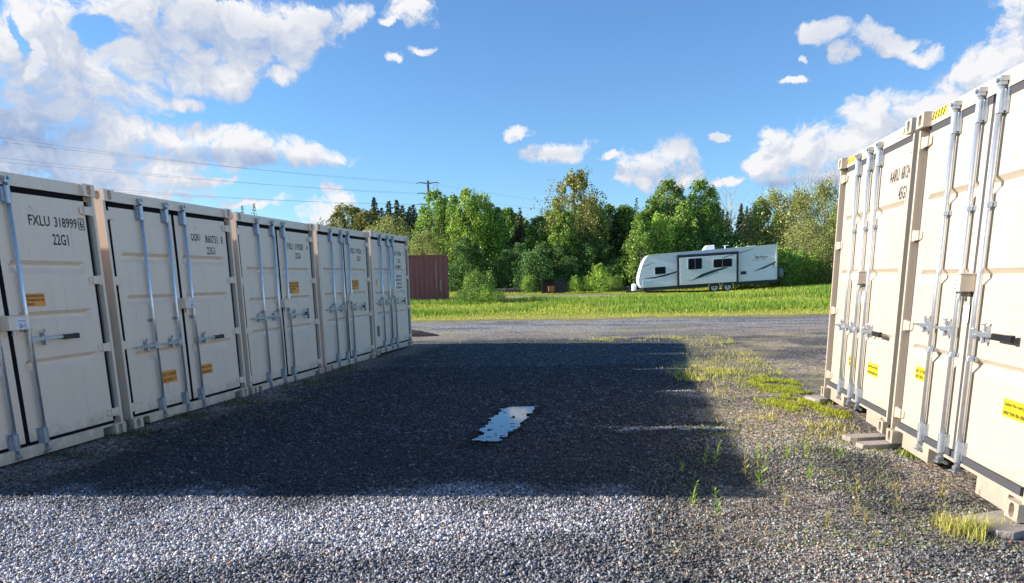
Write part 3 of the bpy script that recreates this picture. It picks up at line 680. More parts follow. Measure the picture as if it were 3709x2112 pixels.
def stone_set(n, ya, yb, s0, s1, pw):
    x, y = field_pts(n, ya, yb, lambda y: -.80*y-.35, lambda y: .80*y+.35, pw)
    keep = ~((x < -4.74+(y-5.45)*.19) & (y > 5.4)); keep &= ~((x > 3.22+(y-4.36)*.165) & (y > 4.3)); x = x[keep]; y = y[keep]; n = len(x)
    z = zones(x, y); lightw = z[:, 0]; br = z[:, 1]
    bld = fbm(x*2.2, y*2.2, 77, 3); verge = rng.random(n) < sstep(-.55, .75, x-(1.2+(y-5)*.235)+(fbm(x*1.3, y*1.3, 21, 4)-.5)*1.6)
    lum = np.exp(rng.normal(0, .50, n))*(.030+.42*lightw+.05*(br > .3))*(.7+.6*bld)  # low lane values paint the left row's shadow into the stones
    pt_ = fbm(x*1.7, y*2.3, 99, 4); lum = np.where(verge, np.minimum(lum, .2)*1.5+.02+.10*sstep(.42, .62, pt_)*np.exp(rng.normal(0, .5, n)), lum); wm2 = verge & (pt_ > .42) & (rng.random(n) < .65);
    lum = np.where(rng.random(n) < .03, lum*2.0+.04, lum); lum = np.clip(lum, .025, .8)
    tint_ = np.stack([1.0+.06*rng.random(n), np.full(n, .985), np.full(n, 1.06)], 1); warm = np.array([1.22, 1.0, .82])
    wm = (rng.random(n) < .16+.6*br); tint_[wm] = warm; tint_[wm2] = (1.30, 1.0, .74)
    rust_ = rng.random(n) < .004+.012*br; tint_[rust_] = (2.3, .9, .6); gv = verge & (rng.random(n) < .4); tint_[gv] = (.92, 1.02, .90)
    teal = rng.random(n) < .10; tint_[teal] = (.90, 1.02, 1.08)
    dens_ = rng.random(n) < np.where(br > .3, .50, np.where(verge, .72, 1))
    size = rng.uniform(s0, s1, n)*np.exp(rng.normal(0, .22, n))*np.where(br > .3, .8, 1)
    s_ = dens_
    return x[s_], y[s_], size[s_], (lum[:, None]*tint_)[s_]
A_ = [stone_set(128000, 3.2, 6.9, .010, .025, 1.15), stone_set(70000, 6.6, 13.5, .015, .032, 1.2)]
X_ = np.concatenate([a[0] for a in A_]); Y_ = np.concatenate([a[1] for a in A_]); S_ = np.concatenate([a[2] for a in A_]); C_ = np.concatenate([a[3] for a in A_])
PUD = [(1186,1108),(1236,1110),(1262,1090),(1290,1072),(1312,1050),(1332,1026),(1335,1022),(1290,1023),(1248,1026),(1240,1040),(1218,1064),(1200,1086)]
pudc = [gnd(px, py, .0) for px, py in PUD]
pcx = sum(p.x for p in pudc)/len(pudc); pcy = sum(p.y for p in pudc)/len(pudc)
def in_poly(x, y, pts):
    ins = np.zeros(len(x), bool); n = len(pts)
    for i in range(n):
        x1, y1 = pts[i].x, pts[i].y; x2, y2 = pts[i-1].x, pts[i-1].y
        c = ((y1 > y) != (y2 > y)) & (x < (x2-x1)*(y-y1)/(y2-y1+1e-12)+x1); ins ^= c
    return ins
wet = in_poly(pcx+(X_-pcx)/1.55, pcy+(Y_-pcy)/1.25, pudc); C_[wet] *= .45
ip = in_poly(X_, Y_, pudc); keep = ~ip | (rng.random(len(X_)) < .10); X_, Y_, S_, C_ = X_[keep], Y_[keep], S_[keep], C_[keep]
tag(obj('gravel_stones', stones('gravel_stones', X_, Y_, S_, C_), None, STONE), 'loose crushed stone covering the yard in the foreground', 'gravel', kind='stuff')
# puddle: a ragged sheet of still water just above the stones
zp = float(hg([pcx], [pcy])[0])+.026
gxp = np.linspace(pcx-1.2, pcx+1.2, 90); gyp = np.linspace(pcy-2.2, pcy+2.2, 150); PX, PY = np.meshgrid(gxp, gyp); PX = PX.ravel(); PY = PY.ravel()
wx = PX+(fbm(PX*6, PY*6, 61, 4)-.5)*.20; wy = PY+(fbm(PX*6, PY*6, 71, 4)-.5)*.24
inside = in_poly(wx, wy, pudc) & (fbm(PX*16, PY*16, 81, 3) > .26); idx = np.nonzero(inside)[0]; dxp = gxp[1]-gxp[0]; dyp = gyp[1]-gyp[0]
m = MB(); m.v = [(x, y, zp) for y in gyp for x in gxp]; m.f = [(j*90+i, j*90+i+1, (j+1)*90+i+1, (j+1)*90+i) for j in range(149) for i in range(89) if inside[j*90+i]]
pm = mat('puddle_water', (.01, .02, .03), .05, 0, 1.0); pm.node_tree.nodes['Principled BSDF'].inputs['IOR'].default_value = 1.75; pm.node_tree.nodes['Principled BSDF'].inputs['Specular Tint'].default_value = (.40, .70, 1, 1)  # specular tint paints extra sky blue into the reflection
po = m.build('puddle', pm); tag(po, 'long narrow puddle mirroring the blue sky in the shaded gravel', 'puddle', kind='structure')

def chalk(label, p0, p1, wd, rough, n, seed):
    r2 = np.random.default_rng(seed); a = gnd(*p0); b_ = gnd(*p1); tt = r2.random(n); x = a.x+(b_.x-a.x)*tt; y = a.y+(b_.y-a.y)*tt
    y = y+(fbm(tt*6, tt*0, seed, 3)-.5)*rough+r2.normal(0, wd, n); size = r2.uniform(.012, .028, n)*(1 if wd > .01 else 1.15); c = np.clip(r2.normal(.36, .12, n), .12, .7)
    o = obj('chalk_line', stones('chalk_line', x, y, size, np.stack([c, c, c*.98], 1)), None, STONE); tag(o, label, 'line', 'thin pale lines across the gravel')
chalk('wide uneven pale line of chalky stones across the gravel, nearest of the thin lines', (1535, 1074), (1815, 1070), .022, .16, 900, 1)
chalk('thin pale line across the gravel just inside the shadow edge, farthest of the lines', (1622, 883), (1702, 882), .01, .05, 260, 2)
chalk('thin straight pale line across the shaded gravel, second farthest of the lines', (1588, 924), (1716, 922), .012, .05, 420, 3)
chalk('short faint pale line where the shadow edge meets brown ground', (1640, 978), (1726, 976), .014, .08, 200, 4)

# ------------------------------------------------------------------ grass and weeds
GRASSM = attr_mat('grass_blades', 'v', .6, .25, .35)
def blades(x, y, h, wd, colr, lean=.35, zoff=0):
    n = len(x); z = hg(x, y)-.01+zoff; a = rng.uniform(0, 2*pi, n); dx, dy = np.cos(a), np.sin(a)
    la = rng.uniform(0, 2*pi, n); lm = h*lean*rng.uniform(.2, 1, n); lx, ly = np.cos(la)*lm, np.sin(la)*lm
    base = np.stack([x, y, z], 1); wv_ = np.stack([dx, dy, 0*dx], 1)*wd[:, None]*.5
    mid = base+np.stack([lx*.35, ly*.35, h*.55], 1); tip = base+np.stack([lx, ly, h], 1)
    Vv = np.stack([base-wv_, base+wv_, mid+wv_*.8, mid-wv_*.8, tip], 1).reshape(-1, 3); k = np.arange(n)[:, None]*5
    q = k+np.array([0, 1, 2, 3]); tr = k+np.array([3, 2, 4]); c = np.repeat((colr)[:, None, :], 5, 1); c[:, :2] *= .7; c[:, 4] *= 1.15
    return Vv, q, tr, c.reshape(-1, 3)
def grass_obj(name, parts, label, cat='grass', kind='stuff', parent=None, mtl=None):
    vs, qs, ts, cs = [], [], [], []; k = 0
    for v, q, t_, c in parts: vs.append(v); qs.append(q+k); ts.append(t_+k); cs.append(c); k += len(v)
    me = np_mesh(name, np.concatenate(vs), tris=np.concatenate(ts), quads=np.concatenate(qs), attr=np.concatenate(cs), attrname='v')
    o = obj(name, me, parent, mtl or GRASSM)
    if parent is None: tag(o, label, cat, kind=kind)
    return o
GR = np.array([.20, .33, .035]); DG = np.array([.05, .11, .02]); YG = np.array([.48, .50, .07]); DRY = np.array([.55, .47, .20])
def colmix(n, a, b_, f): return (a[None]*(1-f[:, None])+b_[None]*f[:, None])*np.exp(rng.normal(0, .22, n))[:, None]
n = 95000; y = 28.6+(rng.random(n)**1.3)*29; x = rng.uniform(-1, 1, n)*(.40*y)+.10*y
keep = (zones(x, y)[:, 3]+zones(x, y)[:, 2] > .35); x, y = x[keep], y[keep]; n = len(x)
pn = fbm(x*.35, y*.5, 91, 4); tall = sstep(30.0, 32.5, y)*(1-sstep(43, 49, y))*(.45+.9*sstep(.38, .62, pn)); right_ = sstep(12, 18, x)*sstep(40, 46, y)
pth = sstep(45.3, 46.2, y)*(1-sstep(48.4, 49.2, y))*(1-sstep(6, 9, x))*sstep(-6, -3, x)
h = (.04+.17*tall+.12*right_+.10*sstep(51, 55, y))*rng.uniform(.55, 1.25, n)*(1-.85*pth)
f = np.clip((1-tall)*1.05+.18-right_*.7+rng.normal(0, .2, n)-.25*sstep(.45, .6, pn), 0, 1)
cc = colmix(n, GR, YG, f); dd_ = rng.random(n) < .05; cc[dd_] = DRY
grass_obj('tall_grass', [blades(x, y, h, rng.uniform(.015, .04, n), cc)], 'tall bright green grass between the gravel road and the camper', 'grass')
# bright patch, sprigs and tufts of the right verge
def patch(n, pts, s, hh, ca, cb, f0, wd=(.006, .014)):
    xs, ys = [], []
    for (px, py, rx, ry, wgt) in pts:
        k = int(n*wgt); u = rng.normal(0, .45, (k, 2)); xx = []; 
        c = gnd(px, py); e = gnd(px+rx, py); g_ = gnd(px, py-ry)
        xs.append(c.x+u[:, 0]*(e.x-c.x)); ys.append(c.y+u[:, 1]*(g_.y-c.y)+0*u[:, 0])
    x, y = np.concatenate(xs), np.concatenate(ys); kk = ~((x > 3.25+(y-4.36)*.165+.05) & (y > 4.3)); kk &= fbm(x*2.5, y*2.5, 55, 3) > f0; x, y = x[kk], y[kk]; n = len(x)
    return blades(x, y, hh*rng.uniform(.4, 1.3, n), rng.uniform(*wd, n), colmix(n, ca, cb, rng.random(n)), .5)
YB = np.array([.40, .46, .035])
grass_obj('low_bright_grass', [patch(24000, [(1960, 960, 110, 30, .3), (2030, 975, 110, 34, .35), (1990, 1005, 90, 20, .2), (2085, 1000, 70, 22, .15), (2120, 1025, 60, 12, .1)], 0, .05, YB*.85, YG*.8, .47),
     patch(5200, [(1930, 905, 190, 40, .5), (1990, 880, 150, 18, .3), (1780, 925, 80, 20, .3), (1740, 950, 50, 30, .2)], 0, .07, DRY, YG, .47),
     patch(5200, [(1930, 855, 220, 12, .6), (1600, 846, 260, 6, .4), (2000, 1060, 160, 30, .2)], 0, .07, DRY, YG, .5)],
     'low yellow green grass spreading over the brown ground by the far right container', 'grass')
nl = 70000; ly_ = 4+17*rng.random(nl)**1.15; lx_ = 1.0+(ly_-5)*.235+rng.random(nl)*(.75*ly_+.6); zl = zones(lx_, ly_)[:, 1]; kl = (rng.random(nl) < np.maximum(zl, .30)) & ~((lx_ > 3.3+(ly_-4.36)*.165) & (ly_ < 30)); lx_, ly_ = lx_[kl], ly_[kl]; nl = len(lx_)
gnl = fbm(lx_*1.5, ly_*1.5, 63, 3); fcol = np.where((gnl > .52)[:, None], colmix(nl, GR*.8, DRY*.6, rng.random(nl)), colmix(nl, np.array([.22, .15, .10]), DRY*.8, rng.random(nl)**2))
grass_obj('verge_litter', [blades(lx_, ly_, rng.uniform(.008, .045, nl), rng.uniform(.006, .016, nl), fcol, 1.6)], 'thin brown and green litter of moss and straw over the right verge', 'ground cover')
grass_obj('base_grass', [patch(2200, [(860, 925, 60, 16, .2), (760, 960, 60, 14, .2), (600, 1005, 70, 12, .15), (480, 1040, 70, 10, .15), (330, 1085, 60, 14, .12), (150, 1140, 100, 12, .1), (940, 893, 50, 9, .15)], 0, .055, DG*.8, DRY*.35, .42),
     patch(1500, [(2490, 1330, 90, 26, .45), (2390, 1318, 60, 20, .25), (2555, 1345, 50, 24, .3)], 0, .12, DRY, YG, .46, (.003, .006)),
     patch(1600, [(2160, 1005, 30, 6, .5), (2300, 1128, 40, 8, .3), (2240, 1100, 20, 8, .2), (2430, 1190, 20, 10, .2)], 0, .09, DG*1.6, YB, .2),
     patch(3000, [(1790, 1080, 110, 50, .3), (1960, 1100, 120, 50, .3), (2200, 1250, 140, 60, .3), (1830, 1300, 90, 40, .2), (2100, 1180, 200, 60, .4), (2330, 1270, 150, 50, .3)], 0, .032, YG*.9, GR, .56, (.003, .007))],
     'sparse grass and weeds growing along the feet of the containers', 'grass')
def sprig_mesh(seed, nst, h, colr):
    r2 = random.Random(seed); m = MB()
    for s in range(nst):
        a = r2.uniform(0, 6.28); ln = h*r2.uniform(.6, 1.1); lx, ly = cos(a)*ln*.18, sin(a)*ln*.18
        pts = [V((lx*t*t, ly*t*t, ln*t)) for t in (0, .35, .7, 1)]
        for i in range(3): m.tube(pts[i], pts[i+1], .0022*(1-.25*i), .0022*(.75-.25*i), n=4, cap=False)
        for k in range(9):
            t = .12+.88*k/9; p = V((lx*t*t, ly*t*t, ln*t)); b_ = a+k*2.4; L_ = h*.30*(1.1-t*.6); u = V((cos(b_), sin(b_), .75)).normalized(); s_ = V((-sin(b_), cos(b_), 0))*L_*.10
            m.add([p, p+u*L_*.5+s_, p+u*L_, p+u*L_*.5-s_], [(0, 1, 2, 3)])
    return m.mesh('sprig')
LEAFY = mat('weed_leaf', (.36, .48, .06), .5, 0, .3); LEAFD = mat('weed_leaf_dry', (.36, .31, .10), .6, 0, .3)
tl = LEAFY.node_tree; trn = nd(tl, 'ShaderNodeBsdfTranslucent'); trn.inputs[0].default_value = (.25, .5, .05, 1); mss = nd(tl, 'ShaderNodeMixShader'); mss.inputs[0].default_value = .3
lk(tl, tl.nodes['Principled BSDF'].outputs[0], mss.inputs[1]); lk(tl, trn.outputs[0], mss.inputs[2]); lk(tl, mss.outputs[0], tl.nodes['Material Output'].inputs[0])
sprigs = [sprig_mesh(1, 2, .26, 0), sprig_mesh(2, 3, .17, 0), sprig_mesh(3, 5, .12, 0)]
for s_ in sprigs: s_.materials.append(LEAFY)
spd = [s_.copy() for s_ in sprigs]
for s_ in spd: s_.materials.clear(); s_.materials.append(LEAFD)
SP = [(1760,1160,1,0,'thin bright weed at the dark shadow edge, taller of a close pair'),(1786,1160,1,0,'small bright weed right of a taller one at the shadow edge'),(1704,1180,2,0,'small green weed alone in the shaded gravel'),(1862,1190,1,1,'weed with browned foot in the sunlit brown gravel'),(1728,1265,1,0,'bright weed alone at the near edge of the dark shadow'),
 (1792,1290,1,0,'weed over a patch of dry straw in the foreground'),(1897,1222,0,0,'tallest weed, bright green, in the middle of the brown gravel'),(1890,1150,1,0,'weed beside a dry tuft left of the leafy clumps'),(1965,1145,2,0,'leafy green clump, left of two close together'),(2008,1150,0,0,'leafy green clump, right of two close together'),
 (2095,1150,0,0,'green weed closest to the boards where the right pair meets'),(2020,1200,1,0,'small weed below the leafy clumps'),(1960,1270,1,1,'dry pale weed in the open brown gravel'),(2132,1290,1,1,'straw coloured weed in the right foreground'),(2160,1310,2,1,'low dry tuft in the right foreground'),(2065,1320,2,1,'squat dry tuft near the bottom of the sunlit brown gravel'),
 (2240,1270,1,1,'dry weed in front of the right edge container'),(1930,800,0,0,None),(2320,1150,2,0,'broad leaved weed before the right edge container'),(2370,1165,1,0,'weed under the door sill of the right edge container'),(2350,1250,1,1,'lone dry stalk in front of the right edge container'),(2140,1240,1,1,'thin dry stalk above the dry foreground tufts'),
 (130,1115,1,0,'dark weed against the sill of the nearest left container'),(40,1150,2,0,'spindly weed under the locking bars of the nearest left container'),(500,1003,1,0,'weed against the sill of the second left container'),(700,950,2,0,'weed at the foot of the middle left container')]
for (px, py, k, dry, lb_) in SP:
    if not lb_: continue
    p = gnd(px, py); o = obj('weed', (spd if dry else sprigs)[k]); z = float(hg([p.x], [p.y])[0]); p = gnd(px, py, z)
    o.location = (p.x, p.y, z-.005); o.rotation_euler = (0, 0, random.uniform(0, 6)); s_ = random.uniform(.9, 1.3); o.scale = (s_, s_, s_); tag(o, lb_, 'weed', 'single weeds in the gravel')

# ------------------------------------------------------------------ trees
LEAFM = {}
def leaf_mat(name, base_, var, trans=.25):
    m = mat(name, base_, .55, 0, .3); t = m.node_tree; b = t.nodes['Principled BSDF']
    a = nd(t, 'ShaderNodeAttribute', attribute_name='v'); oi = nd(t, 'ShaderNodeObjectInfo')
    sc_ = nd(t, 'ShaderNodeSeparateColor'); lk(t, a.outputs['Color'], sc_.inputs[0])
    mr = nd(t, 'ShaderNodeMix', data_type='RGBA'); lk(t, sc_.outputs[1], mr.inputs[0]); mr.inputs[6].default_value = (*base_, 1); mr.inputs[7].default_value = (*var, 1)
    k = mth(t, 'MULTIPLY', sc_.outputs[0], mth(t, 'MULTIPLY_ADD', oi.outputs['Random'], .35, .85))
    x = vmt(t, 'SCALE', mr.outputs[2]); lk(t, k, x.inputs['Scale']); lk(t, x.outputs[0], b.inputs['Base Color'])
    tr = nd(t, 'ShaderNodeBsdfTranslucent'); lk(t, x.outputs[0], tr.inputs[0]); ms = nd(t, 'ShaderNodeMixShader'); ms.inputs[0].default_value = trans
    lk(t, b.outputs[0], ms.inputs[1]); lk(t, tr.outputs[0], ms.inputs[2]); lk(t, ms.outputs[0], t.nodes['Material Output'].inputs[0]); return m
LM_GREEN = leaf_mat('leaves_green', (.16, .28, .05), (.30, .42, .08), .3)
LM_BRIGHT = leaf_mat('leaves_bright', (.25, .42, .06), (.42, .54, .09), .35)
LM_OLIVE = leaf_mat('leaves_olive', (.25, .29, .08), (.38, .37, .12), .25)
LM_BROWN = leaf_mat('leaves_bronze', (.20, .24, .06), (.34, .29, .09), .25)
LM_DARK = leaf_mat('leaves_dark', (.075, .15, .04), (.15, .26, .06), .2)
LM_SPR = leaf_mat('needles_dark', (.045, .08, .03), (.08, .12, .04), .05)
LM_SPRP = leaf_mat('needles_pale', (.15, .24, .11), (.24, .33, .16), .1)
LM_SPRB = leaf_mat('needles_brownish', (.12, .11, .045), (.19, .16, .07), .05)
BARK = dirty('grey_bark', (.16, .14, .12), (.07, .06, .05), .9, scale=5, amt=.8)
BARKW = dirty('pale_birch_bark', (.50, .47, .42), (.12, .10, .09), .8, scale=9, amt=.9)
def leaf_cards(P, size, shade, r, flat=.0):
    n = len(P); a = r.normal(size=(n, 3)); a /= np.linalg.norm(a, axis=1, keepdims=True); b_ = r.normal(size=(n, 3)); b_ -= (b_*a).sum(1, keepdims=True)*a; b_ /= np.linalg.norm(b_, axis=1, keepdims=True)
    if flat: a[:, 2] *= flat
    u = a*size[:, None]*.5; v = b_*size[:, None]*.36
    Vv = np.stack([P-u, P+v, P+u, P-v], 1).reshape(-1, 3); q = np.arange(n)[:, None]*4+np.arange(4)
    c = np.repeat(np.stack([shade, r.random(n), 0*shade], 1)[:, None, :], 4, 1).reshape(-1, 3); return Vv, q, c
def broad_crown(seed, prof, nclump, nleaf, size, cr_=.22, base_=.12, hollow=.45):
    """unit-height crown: prof(t) gives the radius at height t; leaves sit in clumps near the shell"""
    r = np.random.default_rng(seed); P = []; S = []; C = []
    for i in range(nclump):
        t = base_+(1-base_)*r.random()**.85; R_ = prof(t); a = r.uniform(0, 2*pi); R_ *= .62+.75*float(vn(np.array([a*1.6+seed]), np.array([t*7.0]), seed)[0]); rr = R_*(hollow+(1-hollow)*r.random()**.6)
        c = np.array([cos(a)*rr, sin(a)*rr, t]); k = cr_*r.uniform(.35, 1.0)*(.35+R_/.5); m_ = int(nleaf/nclump*r.uniform(.6, 1.5))
        q = r.normal(size=(m_, 3)); q /= np.linalg.norm(q, axis=1, keepdims=True); q *= (k*r.random((m_, 1))**.45); q[:, 2] *= r.uniform(.7, 1.5); q[:, :2] *= r.uniform(.6, 1.0)
        P.append(c+q); S.append(np.full(m_, size)*r.uniform(.6, 1.35, m_)); sh = r.uniform(.7, 1.25); C.append(sh*np.exp(r.normal(0, .38, m_)))
    return leaf_cards(np.concatenate(P), np.concatenate(S), np.concatenate(C), r)
def crown_mesh(name, d): return np_mesh(name, d[0], quads=d[1], attr=d[2], attrname='v')
def spruce_crown(seed, tiers, wid, per, size, thin=1.0):
    r = np.random.default_rng(seed); P = []; C = []
    for i in range(tiers):
        t = .06+.94*i/tiers; R_ = wid*(1-t)**.85*r.uniform(.75, 1.1)+.006; nb = max(3, int(9*(1-t)+4))
        for b_ in range(nb):
            a = 2*pi*b_/nb+r.uniform(-.4, .4); L_ = R_*r.uniform(.65, 1.2); k = max(3, int(per*L_/wid*thin))
            s = r.random(k)**.8*L_; dz = -.28*s*(1-.3*r.random(k))+r.normal(0, .008, k); off = r.normal(0, .10*L_+.004, k)
            P.append(np.stack([cos(a)*s-sin(a)*off, sin(a)*s+cos(a)*off, t+dz], 1)); C.append(r.uniform(.6, 1.2)*np.exp(r.normal(0, .2, k)))
    P = np.concatenate(P); return leaf_cards(P, size*r.uniform(.6, 1.3, len(P)), np.concatenate(C), r, .7)
def trunk_mesh(seed, r0, nlimb, hgt=.92, lim0=.25, spread=.22, thin=.35, rise=.9):
    rr = random.Random(seed); m = MB(); p = V((0, 0, -.03)); seg = 8; pts = [p.copy()]
    for i in range(seg): p = p+V((rr.uniform(-.012, .012), rr.uniform(-.012, .012), (hgt+.03)/seg)); pts.append(p.copy())
    for i in range(seg): m.tube(pts[i], pts[i+1], r0*(1-i/seg)+.001, r0*(1-(i+1)/seg)+.001, n=7, cap=False)
    for k in range(nlimb):
        t = lim0+(1-lim0)*(k+rr.random())/nlimb*.95; i = min(seg-1, int(t*seg)); q = pts[i].lerp(pts[i+1], t*seg-i); a = rr.uniform(0, 6.28); L_ = spread*rr.uniform(.5, 1.1)*(1.15-t*.7); rad_ = r0*(1-t)*thin+.0012
        q1 = q+V((cos(a)*L_*.5, sin(a)*L_*.5, L_*.45*rise)); q2 = q+V((cos(a+.2)*L_, sin(a+.2)*L_, L_*1.1*rise)); m.tube(q, q1, rad_, rad_*.65, n=5, cap=False); m.tube(q1, q2, rad_*.65, rad_*.2, n=5, cap=False)
        for j in range(3):
            b_ = a+rr.uniform(-1, 1); s = q1.lerp(q2, rr.random()); m.tube(s, s+V((cos(b_), sin(b_), rise*1.2))*L_*.35, rad_*.35, rad_*.1, n=4, cap=False)
    return m.mesh('trunk')
def P_spire(w): return lambda t: w*min(1, (t+.08)/.22)*max(.0, 1.0-t)**.55+.012
def P_oval(w): return lambda t: w*max(.05, sin(pi*min(1, (t+.05)/1.06)**.85))**.8
def P_wide(w): return lambda t: w*max(.06, sin(pi*(t*.92+.05)))**.6
def P_full(w): return lambda t: w*(1-.10*t)*max(.08, min(1, (1.02-t)*3.2))**.6
def P_top(w): return lambda t: w*max(.12, sin(pi*min(1, max(0, (t-.18)/.84))))**.7 if t > .25 else w*.35
protos = {}
def proto(key, crown, trunk, cm, bm):
    if crown is not None: crown.materials.append(cm)
    trunk.materials.append(bm); protos[key] = (crown, trunk)
proto('poplar', crown_mesh('crown', broad_crown(1, P_spire(.27), 120, 9500, .021, cr_=.17, base_=.04)), trunk_mesh(1, .016, 16), LM_GREEN, BARK)
proto('bright', crown_mesh('crown', broad_crown(2, P_spire(.36), 130, 11000, .021, cr_=.18, base_=.03)), trunk_mesh(2, .016, 16), LM_BRIGHT, BARK)
proto('aspen', crown_mesh('crown', broad_crown(3, P_top(.27), 95, 11500, .019, cr_=.18)), trunk_mesh(3, .017, 20, lim0=.3), LM_BROWN, BARK)
proto('birch', crown_mesh('crown', broad_crown(4, P_spire(.27), 130, 9000, .016, cr_=.13, base_=.08)), trunk_mesh(4, .012, 26, hgt=1.05, lim0=.2, spread=.2), LM_GREEN, BARKW)
proto('olive', crown_mesh('crown', broad_crown(5, P_full(.42), 150, 16000, .017, base_=.03)), trunk_mesh(5, .018, 16), LM_OLIVE, BARK)
proto('bushy', crown_mesh('crown', broad_crown(6, P_wide(.60), 120, 10000, .040, cr_=.24, base_=.02)), trunk_mesh(6, .03, 10, hgt=.7), LM_DARK, BARK)
proto('bushg', crown_mesh('crown', broad_crown(7, P_wide(.60), 70, 5600, .045, cr_=.28, base_=.02)), trunk_mesh(7, .03, 10, hgt=.7), LM_GREEN, BARK)
proto('bushy_bright', crown_mesh('crown', broad_crown(8, P_oval(.50), 60, 4200, .05, cr_=.26, base_=.02)), trunk_mesh(8, .025, 10, hgt=.8), LM_BRIGHT, BARK)
proto('spruce', crown_mesh('crown', spruce_crown(9, 46, .19, 44, .026)), trunk_mesh(9, .012, 0, hgt=.98), LM_SPR, BARK)
proto('spruce_brown', crown_mesh('crown', spruce_crown(10, 42, .22, 44, .027)), trunk_mesh(10, .012, 0, hgt=.98), LM_SPRB, BARK)
proto('larch', crown_mesh('crown', spruce_crown(11, 40, .22, 26, .022, .8)), trunk_mesh(11, .010, 0, hgt=.98), LM_SPRP, BARK)
proto('poplar_tall', crown_mesh('crown', broad_crown(21, P_spire(.20), 90, 7000, .020, cr_=.15, base_=.06)), trunk_mesh(21, .013, 18), LM_GREEN, BARKW)
proto('poplar_dark', crown_mesh('crown', broad_crown(22, P_spire(.28), 110, 9000, .021, cr_=.18, base_=.03)), trunk_mesh(22, .015, 16), LM_DARK, BARK)
proto('bare', None, trunk_mesh(12, .012, 46, hgt=.98, lim0=.3, spread=.30, thin=.5, rise=1.3), None, BARKW)
ORD = ['first','second','third','fourth','fifth','sixth','seventh','eighth','ninth','tenth','eleventh','twelfth','thirteenth','fourteenth','fifteenth','sixteenth','seventeenth','eighteenth','nineteenth','twentieth','twenty-first','twenty-second','twenty-third','twenty-fourth','twenty-fifth','twenty-sixth']
def tree(kind, name, px, ptop, Y, label, group=None, wk=1.0, cat='tree', pbase=None, zb=None, cm=None, hk=1):
    """px: column of the trunk, ptop: row of the tip in the photo, Y: distance"""
    base_ = at(px, 700, Y); z0 = float(hg([base_.x], [Y])[0])-.1 if zb is None else zb; top = at(px, ptop, Y).z; H = (top-z0)*hk
    if kind in ('poplar', 'bright', 'olive', 'poplar_dark') and H > 5: H *= 1.06
    r = empty(name, (base_.x, Y, z0), random.uniform(0, 6.28), label=label, cat=cat, group=group); r.scale = (H*wk, H*wk, H)
    c, t_ = protos[kind]
    tr = obj('trunk', t_, r)
    if c is not None: cw = obj('crown', c, r)
    return r
TG = 'spruces standing behind the container rows'
# spruce tips over the left row, far away
for i, (px, pt) in enumerate(((840,548),(862,540),(905,530),(925,536),(945,503),(962,530),(980,512),(1000,510),(1013,524),(1025,540),(1040,522))):
    tree('spruce', 'spruce_tree', px, pt-14, 80+random.uniform(-3, 3), 'dark spruce tip rising over the left row, %s from the left of its clump' % ORD[i], 'dark spruces above the left row', 1.3)
tree('larch', 'larch_tree', 622, 512, 72, 'pale feathery conifer tip over the second container gap, left of two', None, .9)
tree('larch', 'larch_tree', 651, 506, 72, 'pale feathery conifer tip over the second container gap, right of two', None, .9)
for i, px in enumerate((700, 728, 745, 768)): tree('spruce', 'spruce_tree', px, 556 if px > 740 else 551, 95, 'tiny spruce tip just showing over the left row, %s from the left' % ORD[i], 'tiny spruce tips over the left row')
tree('aspen', 'deciduous_tree', 880, 520, 74, 'bronze leaved tree in front of the dark spruces above the left row', None, 1.3)
tree('aspen', 'deciduous_tree', 925, 532, 72, 'reddish bronze tree right of its twin above the left row', None, 1.2)
tree('olive', 'deciduous_tree', 985, 560, 68, 'olive tree low between dark spruces and the container end', None, 1.1)
tree('spruce', 'spruce_tree', 1015, 555, 70, 'dark spruce directly above the end container of the left row', None, 1.0)
# main line, left to right
tree('birch', 'birch_tree', 1092, 478, 64, 'airy pale green tree growing in front of the utility pole', None, 1.3)
tree('olive', 'deciduous_tree', 1062, 585, 60, 'yellow green rounded tree above the red container', None, .95)
tree('olive', 'deciduous_tree', 1118, 560, 63, 'olive tree between the red container and the bright green tree', None, .75)
tree('bright', 'deciduous_tree', 1172, 488, 60, 'tall bright green tree right of the utility pole, left trunk of two', None, .80)
tree('bright', 'deciduous_tree', 1213, 500, 61, 'tall bright green tree right of the utility pole, right trunk of two', None, .74)
tree('poplar', 'deciduous_tree', 1240, 535, 62, 'mid green tree on the right shoulder of the bright green pair', None, 1.1)
tree('spruce', 'spruce_tree', 1254, 548, 68, 'spruce tip just right of the bright green pair', None, .9)
tree('spruce_brown', 'spruce_tree', 1300, 516, 64, 'brownish spruce with a long bare leader in the gap of the tree line', None, 1.05)
tree('spruce', 'spruce_tree', 1283, 552, 68, 'short spruce left of the brownish spruce', None, .9)
tree('spruce', 'spruce_tree', 1322, 565, 70, 'short spruce right of the brownish spruce', None, 1.0)
tree('larch', 'larch_tree', 1353, 518, 66, 'pale conifer left of the tallest bronze topped tree', None, 1.0)
tree('poplar', 'deciduous_tree', 1345, 555, 60, 'green tree below the pale conifer', None, 1.3)
tree('aspen', 'aspen_tree', 1437, 440, 60, 'tallest tree with bronze topped open crown and sky showing through', None, 1.0)
tree('poplar', 'deciduous_tree', 1408, 545, 58, 'dense green tree under the left side of the tallest tree', None, 1.2)
tree('olive', 'deciduous_tree', 1468, 545, 60, 'olive tree under the right side of the tallest tree', None, .8)
tree('poplar', 'deciduous_tree', 1515, 528, 62, 'dark green tree just right of the tallest tree', None, 1.25)
tree('poplar', 'deciduous_tree', 1556, 530, 62, 'dark green tree midway between the tallest tree and the birches', None, 1.25)
tree('larch', 'larch_tree', 1586, 492, 64, 'slim pale conifer left of the birch pair', None, .9)
tree('spruce_brown', 'spruce_tree', 1573, 545, 60, 'brownish spruce below the slim pale conifer', None, 1.0)
